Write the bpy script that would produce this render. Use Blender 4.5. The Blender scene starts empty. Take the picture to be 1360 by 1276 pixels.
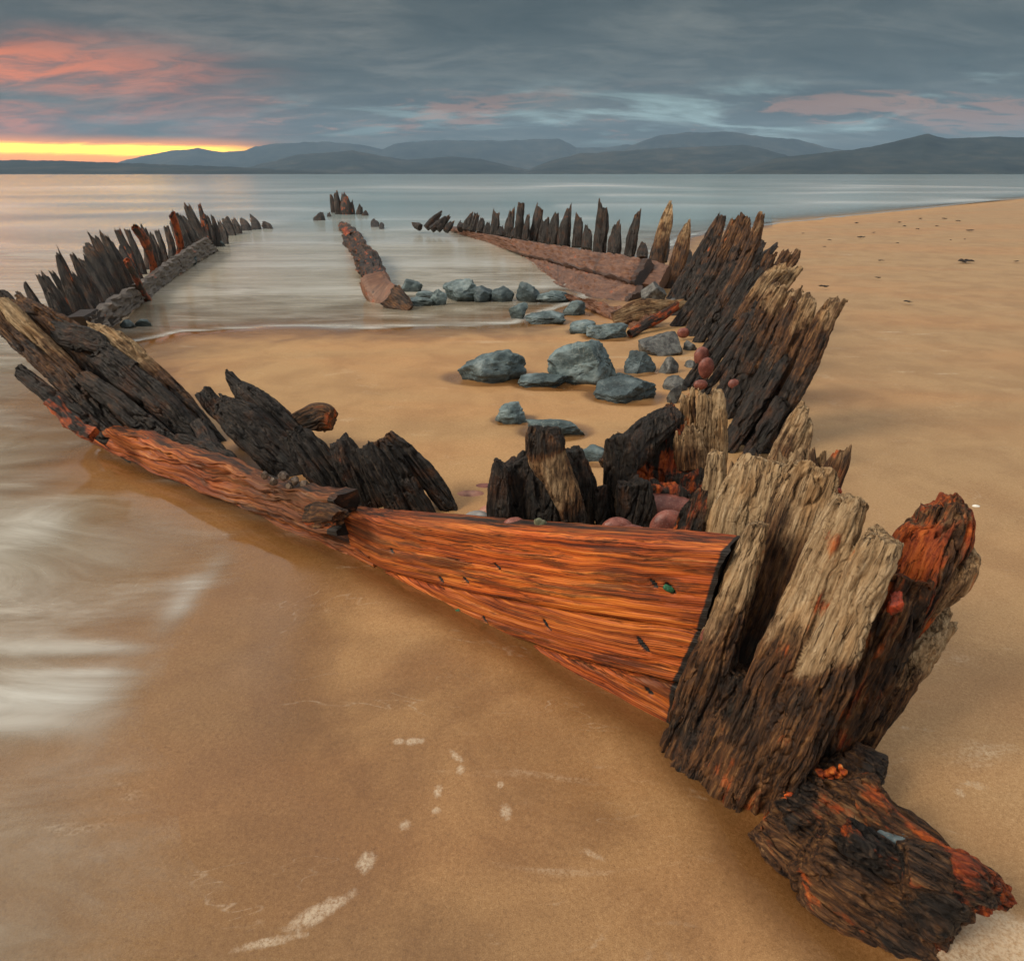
import bpy, bmesh, math, random
import numpy as np
from mathutils import Vector, noise, Matrix

sc = bpy.context.scene
COL = sc.collection
R = math.radians
random.seed(7)

# ------------------------------------------------------------------ camera
W0, H0, F = 1360.0, 1276.0, 886.0
CX, CY = W0 / 2, H0 / 2
PITCH = math.atan((CY - 231.0) / F)
CAMH = 1.6
CAM = Vector((0, 0, CAMH))
FWD = Vector((0, math.cos(PITCH), -math.sin(PITCH)))
UP = Vector((0, math.sin(PITCH), math.cos(PITCH)))
RT = Vector((1, 0, 0))
cd = bpy.data.cameras.new('camera')
cd.sensor_fit = 'HORIZONTAL'; cd.sensor_width = 36; cd.lens = 36 * F / W0
cd.clip_start = 0.05; cd.clip_end = 60000
cam = bpy.data.objects.new('camera', cd); COL.objects.link(cam)
cam.location = CAM; cam.rotation_euler = (R(90) - PITCH, 0, 0)
sc.camera = cam

def ray(px, py):
    return FWD * F + RT * (px - CX) - UP * (py - CY)
def G(px, py, z=0.0):                      # surveyed point on a level at height z
    d = ray(px, py)
    return CAM + d * ((z - CAMH) / d.z)
def P(px, py, Y):                          # surveyed point at distance Y up the beach
    d = ray(px, py)
    return CAM + d * (Y / d.y)
def depth(p):
    return (p - CAM).dot(FWD)

# ------------------------------------------------------------------ node helpers
class NT:
    def __init__(s, tree):
        s.t = tree; s.n = tree.nodes; s.l = tree.links
    def new(s, typ, **kw):
        n = s.n.new(typ)
        for k, v in kw.items():
            setattr(n, k, v)
        return n
    def link(s, a, b): s.l.new(a, b)
    def put(s, sock, v):
        if isinstance(v, bpy.types.NodeSocket): s.l.new(v, sock)
        elif v is not None:
            if sock.type == 'RGBA' and hasattr(v, '__len__') and len(v) == 3: v = (*v, 1)
            sock.default_value = v
    def m(s, op, a, b=None, c=None, clamp=False):
        n = s.new('ShaderNodeMath', operation=op); n.use_clamp = clamp
        s.put(n.inputs[0], a)
        if b is not None: s.put(n.inputs[1], b)
        if c is not None: s.put(n.inputs[2], c)
        return n.outputs[0]
    def vm(s, op, a, b=None):
        n = s.new('ShaderNodeVectorMath', operation=op)
        s.put(n.inputs[0], a)
        if b is not None: s.put(n.inputs[1], b)
        return n.outputs[0]
    def noise(s, vec, scale=1, detail=4, rough=.55, dist=0, off=None):
        if off is not None: vec = s.vm('ADD', vec, off)
        n = s.new('ShaderNodeTexNoise'); s.put(n.inputs['Vector'], vec)
        n.inputs['Scale'].default_value = scale; n.inputs['Detail'].default_value = detail
        n.inputs['Roughness'].default_value = rough; n.inputs['Distortion'].default_value = dist
        return n.outputs[0]
    def voro(s, vec, scale=1, feature='F1'):
        n = s.new('ShaderNodeTexVoronoi', feature=feature); s.put(n.inputs['Vector'], vec)
        n.inputs['Scale'].default_value = scale
        return n.outputs[0]
    def smooth(s, v, a, b, lo=0., hi=1.):
        n = s.new('ShaderNodeMapRange', interpolation_type='SMOOTHSTEP')
        s.put(n.inputs[0], v)
        for i, x in zip((1, 2, 3, 4), (a, b, lo, hi)): n.inputs[i].default_value = x
        return n.outputs[0]
    def ramp(s, v, stops):
        n = s.new('ShaderNodeValToRGB'); s.put(n.inputs[0], v)
        cr = n.color_ramp
        while len(cr.elements) < len(stops): cr.elements.new(.5)
        for e, (p, c) in zip(cr.elements, stops):
            e.position = p; e.color = (*c, 1) if len(c) == 3 else c
        return n.outputs[0]
    def mix(s, f, a, b, blend='MIX'):
        n = s.new('ShaderNodeMix', data_type='RGBA', blend_type=blend)
        s.put(n.inputs[0], f); s.put(n.inputs[6], a); s.put(n.inputs[7], b)
        return n.outputs[2]
    def attr(s, name):
        n = s.new('ShaderNodeAttribute'); n.attribute_name = name
        return n
    def bump(s, h, strength=.5, dist=.01, normal=None):
        n = s.new('ShaderNodeBump'); s.put(n.inputs['Height'], h)
        n.inputs['Strength'].default_value = strength; n.inputs['Distance'].default_value = dist
        if normal is not None: s.link(normal, n.inputs['Normal'])
        return n.outputs[0]

def material(name):
    m = bpy.data.materials.new(name); m.use_nodes = True
    t = NT(m.node_tree); t.n.clear()
    out = t.new('ShaderNodeOutputMaterial')
    return m, t, out
def principled(t, out, color, rough=.6, normal=None, spec=.4, coat=None):
    b = t.new('ShaderNodeBsdfPrincipled')
    t.put(b.inputs['Base Color'], color); t.put(b.inputs['Roughness'], rough)
    t.put(b.inputs['Specular IOR Level'], spec)
    if normal is not None: t.link(normal, b.inputs['Normal'])
    if coat is not None:
        t.put(b.inputs['Coat Weight'], coat); b.inputs['Coat Roughness'].default_value = .25
    t.link(b.outputs[0], out.inputs[0])
    return b

# ------------------------------------------------------------------ materials
def mat_wood():
    m, t, out = material('weathered_wood')
    g = t.attr('grain').outputs['Vector']
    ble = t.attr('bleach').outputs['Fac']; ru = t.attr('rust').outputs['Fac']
    gs = t.vm('MULTIPLY', g, (1, 1, .075))
    warp = t.noise(g, 9, 3, .5)
    gw = t.vm('ADD', gs, t.vm('MULTIPLY', t.mix(1, (0, 0, 0), warp), (.012, .012, .0)))
    n1 = t.noise(gw, 95, 8, .72)
    n2 = t.noise(gw, 26, 5, .6, .4)
    n3 = t.noise(g, 7, 5, .6)
    n4 = t.noise(t.vm('MULTIPLY', g, (1, 1, .3)), 14, 6, .65)
    n5 = t.noise(t.vm('MULTIPLY', g, (1, 1, .04)), 60, 4, .6)
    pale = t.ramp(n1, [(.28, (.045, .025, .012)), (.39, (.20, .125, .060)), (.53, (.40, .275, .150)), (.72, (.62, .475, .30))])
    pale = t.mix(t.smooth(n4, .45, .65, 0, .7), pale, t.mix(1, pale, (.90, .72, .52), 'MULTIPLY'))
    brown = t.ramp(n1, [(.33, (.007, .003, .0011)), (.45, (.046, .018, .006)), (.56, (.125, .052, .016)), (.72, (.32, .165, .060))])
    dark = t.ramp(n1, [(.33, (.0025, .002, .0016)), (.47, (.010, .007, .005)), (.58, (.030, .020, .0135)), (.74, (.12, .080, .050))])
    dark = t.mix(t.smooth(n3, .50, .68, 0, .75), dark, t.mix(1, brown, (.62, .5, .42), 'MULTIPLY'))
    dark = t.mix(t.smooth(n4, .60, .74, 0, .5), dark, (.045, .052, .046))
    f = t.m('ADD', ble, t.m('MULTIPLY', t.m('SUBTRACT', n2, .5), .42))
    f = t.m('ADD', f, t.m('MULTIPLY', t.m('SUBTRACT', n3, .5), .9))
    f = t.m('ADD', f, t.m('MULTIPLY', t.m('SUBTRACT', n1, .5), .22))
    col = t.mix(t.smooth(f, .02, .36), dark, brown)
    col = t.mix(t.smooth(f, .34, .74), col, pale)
    rc = t.ramp(t.m('ADD', t.m('MULTIPLY', n4, .5), t.m('MULTIPLY', n1, .5)), [(.36, (.03, .008, .003)), (.47, (.24, .034, .006)), (.58, (.50, .10, .012)), (.7, (.54, .19, .035))])
    rm = t.m('ADD', t.m('MULTIPLY', n2, .35), t.m('ADD', t.m('MULTIPLY', n3, .35), t.m('MULTIPLY', n4, .3)))
    rm = t.m('ADD', t.m('SUBTRACT', rm, .665), t.m('MULTIPLY', ru, .33))
    rm = t.smooth(rm, -.015, .05)
    col = t.mix(t.m('MULTIPLY', rm, .88), col, rc)
    # drying cracks along the grain
    cr = t.m('ABSOLUTE', t.m('SUBTRACT', n5, .5))
    crk = t.m('MAXIMUM', t.smooth(cr, .0, .022), t.smooth(n3, .44, .52))
    chk = t.voro(t.vm('MULTIPLY', t.vm('ADD', g, t.vm('MULTIPLY', t.mix(1, (0, 0, 0), n4), (.03, .03, .03))), (1, 1, .6)), 60, 'DISTANCE_TO_EDGE')
    ck = t.m('MAXIMUM', t.smooth(chk, .0, .10), t.m('MULTIPLY', t.smooth(n3, .62, .54), 1))
    col = t.mix(t.m('MULTIPLY', crk, t.m('ADD', t.m('MULTIPLY', ck, .22), .78)), t.mix(1, col, (.2, .15, .12), 'MULTIPLY'), col)
    h = t.m('ADD', t.m('MULTIPLY', n1, .7), t.m('ADD', t.m('MULTIPLY', n2, .8), t.m('MULTIPLY', crk, .45)))
    h = t.m('ADD', h, t.m('MULTIPLY', ck, .10))
    nb = t.bump(h, 1.0, .02)
    rough = t.mix(t.smooth(f, .1, .6), (.45, .45, .45), (.85, .85, .85))
    principled(t, out, col, rough, nb, .35)
    return m

def mat_plank():
    m, t, out = material('orange_plank_wood')
    g = t.attr('grain').outputs['Vector']; st = t.attr('hole_dark').outputs['Fac']; dark_amt = t.attr('dark_amt').outputs['Fac']
    warp = t.noise(t.vm('MULTIPLY', g, (1.5, 5, 5)), 1, 3, .5)
    gz = t.new('ShaderNodeSeparateXYZ'); t.link(g, gz.inputs[0])
    # growth rings cut lengthwise: fine wavy lines
    v = t.m('ADD', gz.outputs[1], t.m('MULTIPLY', t.m('SUBTRACT', warp, .5), .05))
    v = t.m('ADD', v, t.m('MULTIPLY', gz.outputs[2], .6))
    rings = t.m('SINE', t.m('MULTIPLY', v, 800))
    rings2 = t.m('SINE', t.m('MULTIPLY', v, 331))
    cs = t.new('ShaderNodeCombineXYZ'); t.link(t.m('MULTIPLY', gz.outputs[0], .5), cs.inputs[0]); t.link(t.m('MULTIPLY', v, 16), cs.inputs[1]); t.link(t.m('MULTIPLY', gz.outputs[2], 16), cs.inputs[2])
    n1 = t.noise(cs.outputs[0], 4.5, 8, .68)
    n2 = t.noise(t.vm('MULTIPLY', g, (1.6, 15, 15)), 1.3, 8, .66, .5)
    n3 = t.noise(t.vm('MULTIPLY', g, (1.6, 4, 4)), 1.3, 4, .6, off=(3, 1, 2))
    r = t.m('ADD', t.m('MULTIPLY', rings, .05), t.m('MULTIPLY', rings2, .03))
    r = t.m('ADD', r, n1)
    col = t.ramp(r, [(.24, (.05, .010, .003)), (.37, (.19, .036, .006)), (.49, (.43, .098, .013)), (.62, (.64, .19, .026)), (.80, (.82, .40, .11))])
    col = t.mix(t.smooth(n3, .42, .62, 0, .5), col, t.mix(1, col, (1, .62, .42), 'MULTIPLY'))
    dk = t.smooth(t.m('ADD', n2, t.m('MULTIPLY', n1, .45)), .74, .82)
    col = t.mix(t.m('MULTIPLY', dk, .7), col, (.02, .009, .005))
    n6 = t.noise(t.vm('MULTIPLY', g, (.9, 30, 30)), 1.5, 5, .6, .2, off=(2, 8, 1))
    ck6 = t.smooth(t.m('ABSOLUTE', t.m('SUBTRACT', n6, .5)), 0, .018, 1, 0)
    ck6 = t.m('MULTIPLY', ck6, t.smooth(n3, .42, .55))
    col = t.mix(t.m('MULTIPLY', ck6, .85), col, (.018, .007, .004))
    n7 = t.noise(t.vm('MULTIPLY', g, (.8, 2.5, 2.5)), 1.6, 3, .55, off=(6, 3, 4))
    col = t.mix(t.smooth(n7, .46, .62, 0, .5), col, t.mix(1, col, (.50, .36, .30), 'MULTIPLY'))
    col = t.mix(t.m('MULTIPLY', t.attr('brown').outputs['Fac'], .8), col, t.ramp(r, [(.3, (.018, .009, .004)), (.55, (.095, .043, .018)), (.8, (.27, .135, .06))]))
    tm = t.smooth(t.m('ADD', dark_amt, t.m('MULTIPLY', t.m('SUBTRACT', n2, .5), .8)), .35, .65)  # darker at plank ends, lower parts and backs
    col = t.mix(tm, col, (.012, .009, .007))
    col = t.mix(t.smooth(st, .25, .6), col, (.007, .007, .006))  # bolt holes coloured near-black over the same spots as their recesses
    h = t.m('ADD', t.m('MULTIPLY', r, .8), t.m('MULTIPLY', n2, .5))
    h = t.m('SUBTRACT', h, t.m('MULTIPLY', ck6, .8))
    nb = t.bump(h, .8, .008)
    principled(t, out, col, t.smooth(n1, .3, .7, .68, .46), nb, .35)
    return m

def mat_inner_plank(name, c0, c1, c2):
    m, t, out = material(name)
    g = t.attr('grain').outputs['Vector']
    gs = t.vm('MULTIPLY', g, (.12, 1, 1))
    n1 = t.noise(gs, 40, 7, .7); n2 = t.noise(g, 3.5, 6, .65)
    col = t.ramp(t.m('ADD', t.m('MULTIPLY', n1, .6), t.m('MULTIPLY', n2, .4)), [(.33, c0), (.5, c1), (.66, c2)])
    col = t.mix(t.smooth(n2, .60, .72, 0, .8), col, (.30, .055, .012))
    dark_amt = t.attr('dark_amt').outputs['Fac']
    col = t.mix(dark_amt, col, (.02, .012, .009))  # darker along lower edges, ends and joint lines
    vs = t.voro(g, 7)
    col = t.mix(t.smooth(vs, .10, .16, .75, 0), col, (.03, .014, .010))
    principled(t, out, col, .5, t.bump(t.m('ADD', n1, n2), .6, .015), .4)
    return m

def mat_rock():
    m, t, out = material('teal_grey_rock')
    tc = t.new('ShaderNodeTexCoord').outputs['Object']
    oi = t.new('ShaderNodeObjectInfo').outputs['Random']
    cb = t.new('ShaderNodeCombineXYZ'); t.link(t.m('MULTIPLY', oi, 31), cb.inputs[0]); t.link(t.m('MULTIPLY', oi, 17), cb.inputs[2])
    p = t.vm('ADD', tc, cb.outputs[0])
    n1 = t.noise(p, 4, 6, .6, .5); n2 = t.noise(t.vm('MULTIPLY', p, (1, 1, 1.6)), 9, 8, .68, .5); n3 = t.noise(p, 60, 4, .7)
    n4 = t.noise(t.vm('MULTIPLY', p, (1.6, .6, 1)), 3, 4, .55, 1.0)
    col = t.ramp(t.m('ADD', t.m('MULTIPLY', n2, .6), t.m('MULTIPLY', n1, .4)), [(.34, (.022, .036, .041)), (.46, (.070, .104, .116)), (.56, (.135, .185, .198)), (.70, (.27, .325, .34))])
    col = t.mix(t.smooth(n1, .40, .62, .75, 0), col, t.mix(1, col, (.55, .58, .56), 'MULTIPLY'))
    col = t.mix(t.smooth(t.m('ABSOLUTE', t.m('SUBTRACT', n4, .5)), 0, .008, .22, 0), col, (.36, .39, .37))
    col = t.mix(t.smooth(n3, .56, .74, 0, .4), col, (.34, .38, .37))
    h = t.m('ADD', t.m('MULTIPLY', n2, .8), t.m('MULTIPLY', n3, .2))
    col = t.mix(oi, t.mix(1, col, (.62, .64, .66), 'MULTIPLY'), t.mix(1, col, (1.25, 1.22, 1.16), 'MULTIPLY'))
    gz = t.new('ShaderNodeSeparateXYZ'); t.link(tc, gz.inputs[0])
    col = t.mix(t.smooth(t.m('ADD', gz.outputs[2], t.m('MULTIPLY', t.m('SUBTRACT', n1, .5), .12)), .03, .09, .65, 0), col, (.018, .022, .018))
    principled(t, out, col, t.smooth(n1, .3, .7, .70, .42), t.bump(h, .7, .03), .4)
    return m

def mat_pebble(name, c0, c1):
    m, t, out = material(name)
    tc = t.new('ShaderNodeTexCoord').outputs['Object']
    oi = t.new('ShaderNodeObjectInfo').outputs['Random']
    cb = t.new('ShaderNodeCombineXYZ'); t.link(t.m('MULTIPLY', oi, 31), cb.inputs[0])
    p = t.vm('ADD', tc, cb.outputs[0])
    n1 = t.noise(p, 22, 6, .6); n2 = t.noise(p, 160, 4, .7)
    col = t.mix(t.smooth(n1, .35, .65), c0, c1)
    col = t.mix(t.smooth(n2, .55, .68, 0, .4), col, (.40, .29, .24))
    col = t.mix(t.smooth(t.noise(p, 9, 5, .7), .5, .68, 0, .7), col, t.mix(1, col, (.35, .30, .30), 'MULTIPLY'))
    principled(t, out, col, .48, t.bump(t.m('ADD', n1, t.m('MULTIPLY', n2, .3)), .35, .006), .4)
    return m

def mat_simple(name, stops, scale=30, rough=.6, bump=.5):
    m, t, out = material(name)
    tc = t.new('ShaderNodeTexCoord').outputs['Object']
    n = t.noise(tc, scale, 6, .68)
    principled(t, out, t.ramp(n, stops), rough, t.bump(n, bump, .01), .4)
    return m

def mat_sand():
    m, t, out = material('damp_sand')
    p = t.new('ShaderNodeTexCoord').outputs['Object']
    wet = t.attr('wet').outputs['Fac']; scour = t.attr('scour').outputs['Fac']
    fine = t.noise(p, 330, 3, .75); fine2 = t.noise(p, 95, 4, .7)
    mid = t.noise(p, 2.2, 6, .6, .4)
    big = t.noise(t.vm('MULTIPLY', p, (.35, 1, 1)), .55, 5, .55, .5)
    gr = t.m('ADD', t.m('MULTIPLY', fine, .6), t.m('MULTIPLY', fine2, .4))
    dry = t.ramp(gr, [(.3, (.19, .105, .038)), (.48, (.365, .212, .084)), (.56, (.42, .255, .11)), (.72, (.60, .41, .21))])
    dry = t.mix(t.smooth(mid, .38, .66, 0, .6), dry, t.mix(1, dry, (.72, .66, .60), 'MULTIPLY'))
    dry = t.mix(t.smooth(big, .40, .62, 0, .55), dry, t.mix(1, dry, (1.12, .92, .78), 'MULTIPLY'))
    dry = t.mix(t.m('MULTIPLY', t.attr('dry').outputs['Fac'], .55), dry, t.mix(1, dry, (.80, .86, 1.02), 'MULTIPLY'))
    wt = t.mix(1, dry, (.56, .50, .44), 'MULTIPLY')
    wm = t.smooth(t.m('ADD', wet, t.m('MULTIPLY', t.m('SUBTRACT', mid, .5), .5)), .3, .8)
    col = t.mix(wm, dry, wt)
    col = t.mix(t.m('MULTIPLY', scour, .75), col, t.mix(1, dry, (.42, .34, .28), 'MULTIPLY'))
    # dried foam lines left by the last waves: thin wandering contours and pale smears
    w = t.noise(t.vm('MULTIPLY', p, (.55, 1, 1)), .7, 5, .6, 1.6, off=(4.2, 1.7, 0))
    ln = t.smooth(t.m('ABSOLUTE', t.m('SUBTRACT', w, .50)), 0, .0035, .28, 0)
    ln2 = t.smooth(t.m('ABSOLUTE', t.m('SUBTRACT', w, .57)), 0, .008, .5, 0)
    br = t.smooth(t.noise(p, 3.1, 4, .7, off=(9, 2, 0)), .50, .66)
    brk = t.m('MULTIPLY', br, t.smooth(t.noise(p, 60, 3, .7), .35, .6))
    foam = t.m('MULTIPLY', t.m('MAXIMUM', ln, t.m('MULTIPLY', ln2, .55)), brk)
    sm = t.noise(t.vm('MULTIPLY', p, (.5, 1.7, 1)), 1.5, 6, .65, .9, off=(1, 7, 0))
    smear = t.m('MULTIPLY', t.smooth(sm, .60, .76, 0, .45), t.smooth(fine2, .35, .6))
    foam = t.m('MAXIMUM', foam, smear)
    foam = t.m('MAXIMUM', foam, t.m('MULTIPLY', t.smooth(t.m('ADD', t.attr('foam').outputs['Fac'], t.m('MULTIPLY', t.m('SUBTRACT', t.noise(p, 22, 7, .75, .8), .5), 1.7)), .45, 1.1), t.smooth(t.noise(p, 130, 3, .7), .3, .62, .12, .62)))
    col = t.mix(t.m('MULTIPLY', foam, .8), col, (.68, .58, .43))
    film = t.smooth(t.m('ADD', wet, t.m('MULTIPLY', t.m('SUBTRACT', mid, .5), .3)), .72, .95)
    rough = t.mix(film, t.mix(wm, (.62, .62, .62), (.34, .34, .34)), (.07, .07, .07))
    nb_ = t.new('ShaderNodeBump'); rip = t.noise(t.vm('MULTIPLY', p, (1.2, 3.2, 1)), 2.4, 4, .5, .8)
    t.link(t.m('ADD', gr, t.m('ADD', t.m('MULTIPLY', mid, 1.2), t.m('MULTIPLY', rip, 1.6))), nb_.inputs['Height'])
    t.link(t.m('SUBTRACT', .38, t.m('MULTIPLY', film, .36)), nb_.inputs['Strength']); nb_.inputs['Distance'].default_value = .006
    principled(t, out, col, rough, nb_.outputs[0], .5)
    return m

def mat_sea():
    m, t, out = material('misty_sea')
    p = t.new('ShaderNodeTexCoord').outputs['Object']
    dp = t.attr('depth').outputs['Fac']; fo = t.attr('foam').outputs['Fac']
    st = t.vm('MULTIPLY', p, (.16, 1, 1))
    n1 = t.noise(st, .9, 7, .62, .6); n2 = t.noise(t.vm('MULTIPLY', p, (.3, 1, 1)), 2.6, 6, .65, 1.4)
    nf = t.noise(t.vm('MULTIPLY', p, (.22, 1, 1)), .13, 6, .55, .6)
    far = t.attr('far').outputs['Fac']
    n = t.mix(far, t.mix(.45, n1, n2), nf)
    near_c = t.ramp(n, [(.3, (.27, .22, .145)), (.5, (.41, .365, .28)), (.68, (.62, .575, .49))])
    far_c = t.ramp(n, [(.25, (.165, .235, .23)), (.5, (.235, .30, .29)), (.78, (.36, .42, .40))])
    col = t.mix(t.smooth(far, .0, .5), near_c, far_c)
    col = t.mix(t.m('MULTIPLY', fo, t.smooth(n, .3, .6, .35, 1)), col, (.78, .80, .77))
    b = t.new('ShaderNodeBsdfPrincipled')
    t.put(b.inputs['Base Color'], col); b.inputs['Roughness'].default_value = .14; b.inputs['Specular IOR Level'].default_value = .5
    t.link(t.bump(n, .25, .05), b.inputs['Normal'])
    tr = t.new('ShaderNodeBsdfTransparent')
    mx = t.new('ShaderNodeMixShader')
    a = t.m('ADD', dp, t.m('MULTIPLY', t.m('SUBTRACT', n2, .5), .06))
    a = t.m('ADD', a, t.m('MULTIPLY', fo, .07))
    t.link(t.smooth(a, .0, .085, 0, .97), mx.inputs[0])
    t.link(tr.outputs[0], mx.inputs[1]); t.link(b.outputs[0], mx.inputs[2])
    t.link(mx.outputs[0], out.inputs[0])
    return m

def mat_hill():
    m, t, out = material('heather_hill')
    p = t.new('ShaderNodeTexCoord').outputs['Object']
    n = t.noise(p, .0022, 8, .65); n2 = t.noise(t.vm('MULTIPLY', p, (1, 1, 2)), .008, 6, .65)
    col = t.ramp(t.m('ADD', t.m('MULTIPLY', n, .6), t.m('MULTIPLY', n2, .4)), [(.35, (.006, .011, .014)), (.5, (.022, .03, .03)), (.65, (.06, .058, .048))])
    principled(t, out, col, .95, None, .1)
    return m

M = dict(wood=mat_wood(), plank=mat_plank(),
         inner=mat_inner_plank('sandy_red_plank', (.028, .013, .008), (.13, .058, .032), (.25, .135, .078)),
         ceil=mat_inner_plank('wet_grey_plank', (.045, .035, .028), (.12, .095, .075), (.22, .185, .15)),
         rock=mat_rock(),
         red=mat_pebble('red_sandstone', (.105, .028, .02), (.225, .072, .05)),
         pink=mat_pebble('pink_sandstone', (.32, .13, .08), (.42, .2, .13)),
         grey=mat_pebble('grey_cobble', (.20, .19, .18), (.33, .31, .29)),
         green=mat_pebble('green_grey_stone', (.07, .08, .045), (.2, .2, .12)),
         drab=mat_pebble('drab_shingle', (.035, .022, .014), (.13, .09, .06)),
         slab=mat_pebble('dark_slab_stone', (.022, .024, .024), (.10, .105, .098)),
         slate=mat_pebble('blue_slate', (.03, .045, .05), (.1, .135, .145)),
         weed=mat_simple('dry_seaweed', [(.3, (.008, .006, .004)), (.7, (.045, .03, .02))], 40),
         shell=mat_simple('white_shell', [(.3, (.6, .57, .5)), (.7, (.8, .78, .72))], 60, .4, .2),
         copper=mat_simple('green_copper', [(.35, (.01, .03, .02)), (.6, (.03, .18, .08))], 90, .5),
         crust=mat_simple('rust_crust', [(.34, (.05, .012, .005)), (.47, (.42, .06, .008)), (.58, (.65, .15, .015)), (.72, (.42, .32, .12))], 42, .6, .9),
         redrust=mat_simple('red_rust', [(.35, (.04, .008, .005)), (.55, (.26, .03, .008)), (.75, (.5, .085, .015))], 40, .5, .8),
         sand=mat_sand(), sea=mat_sea(), hill=mat_hill())

# ------------------------------------------------------------------ object helpers
def tag(o, label=None, cat=None, group=None, kind=None):
    for k, v in (('label', label), ('category', cat), ('group', group), ('kind', kind)):
        if v: o[k] = v
    return o

def link_mesh(name, verts, faces, mat, origin, parent=None, attrs=None, sharp=None, smooth=True):
    v = np.asarray(verts, dtype=np.float64) - np.array(origin)
    me = bpy.data.meshes.new(name)
    me.from_pydata(v.tolist(), [], faces)
    if smooth: me.polygons.foreach_set('use_smooth', [True] * len(me.polygons))
    if sharp: me.set_sharp_from_angle(angle=R(sharp))
    for k, a in (attrs or {}).items():
        a = np.asarray(a, dtype=np.float32)
        if a.ndim == 2:
            at = me.attributes.new(k, 'FLOAT_VECTOR', 'POINT'); at.data.foreach_set('vector', a.ravel())
        else:
            at = me.attributes.new(k, 'FLOAT', 'POINT'); at.data.foreach_set('value', a)
    me.materials.append(mat); me.update()
    o = bpy.data.objects.new(name, me); COL.objects.link(o)
    if parent is not None:
        o.parent = parent; o.location = Vector(origin) - WORLD[parent.name]
    else:
        o.location = origin
    WORLD[o.name] = Vector(origin)
    return o
WORLD = {}

def catmull(pts, n):
    pts = [np.array(p, float) for p in pts]
    d = [0.0]
    for a, b in zip(pts, pts[1:]): d.append(d[-1] + max(1e-6, np.linalg.norm((b - a)[:3])))
    tot = d[-1]; out = []
    for i in range(n):
        s = tot * i / (n - 1); k = 0
        while k < len(pts) - 2 and s > d[k + 1]: k += 1
        u = (s - d[k]) / (d[k + 1] - d[k])
        p1, p2 = pts[k], pts[k + 1]
        p0 = pts[k - 1] if k > 0 else p1 - (p2 - p1)
        p3 = pts[k + 2] if k + 2 < len(pts) else p2 + (p2 - p1)
        out.append(.5 * (2 * p1 + (p2 - p0) * u + (2 * p0 - 5 * p1 + 4 * p2 - p3) * u * u + (3 * p1 - p0 - 3 * p2 + p3) * u ** 3))
    return out, tot

def tri(x):                                        # ridge noise
    return 1 - min(1, abs(x) * 2.6)

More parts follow.
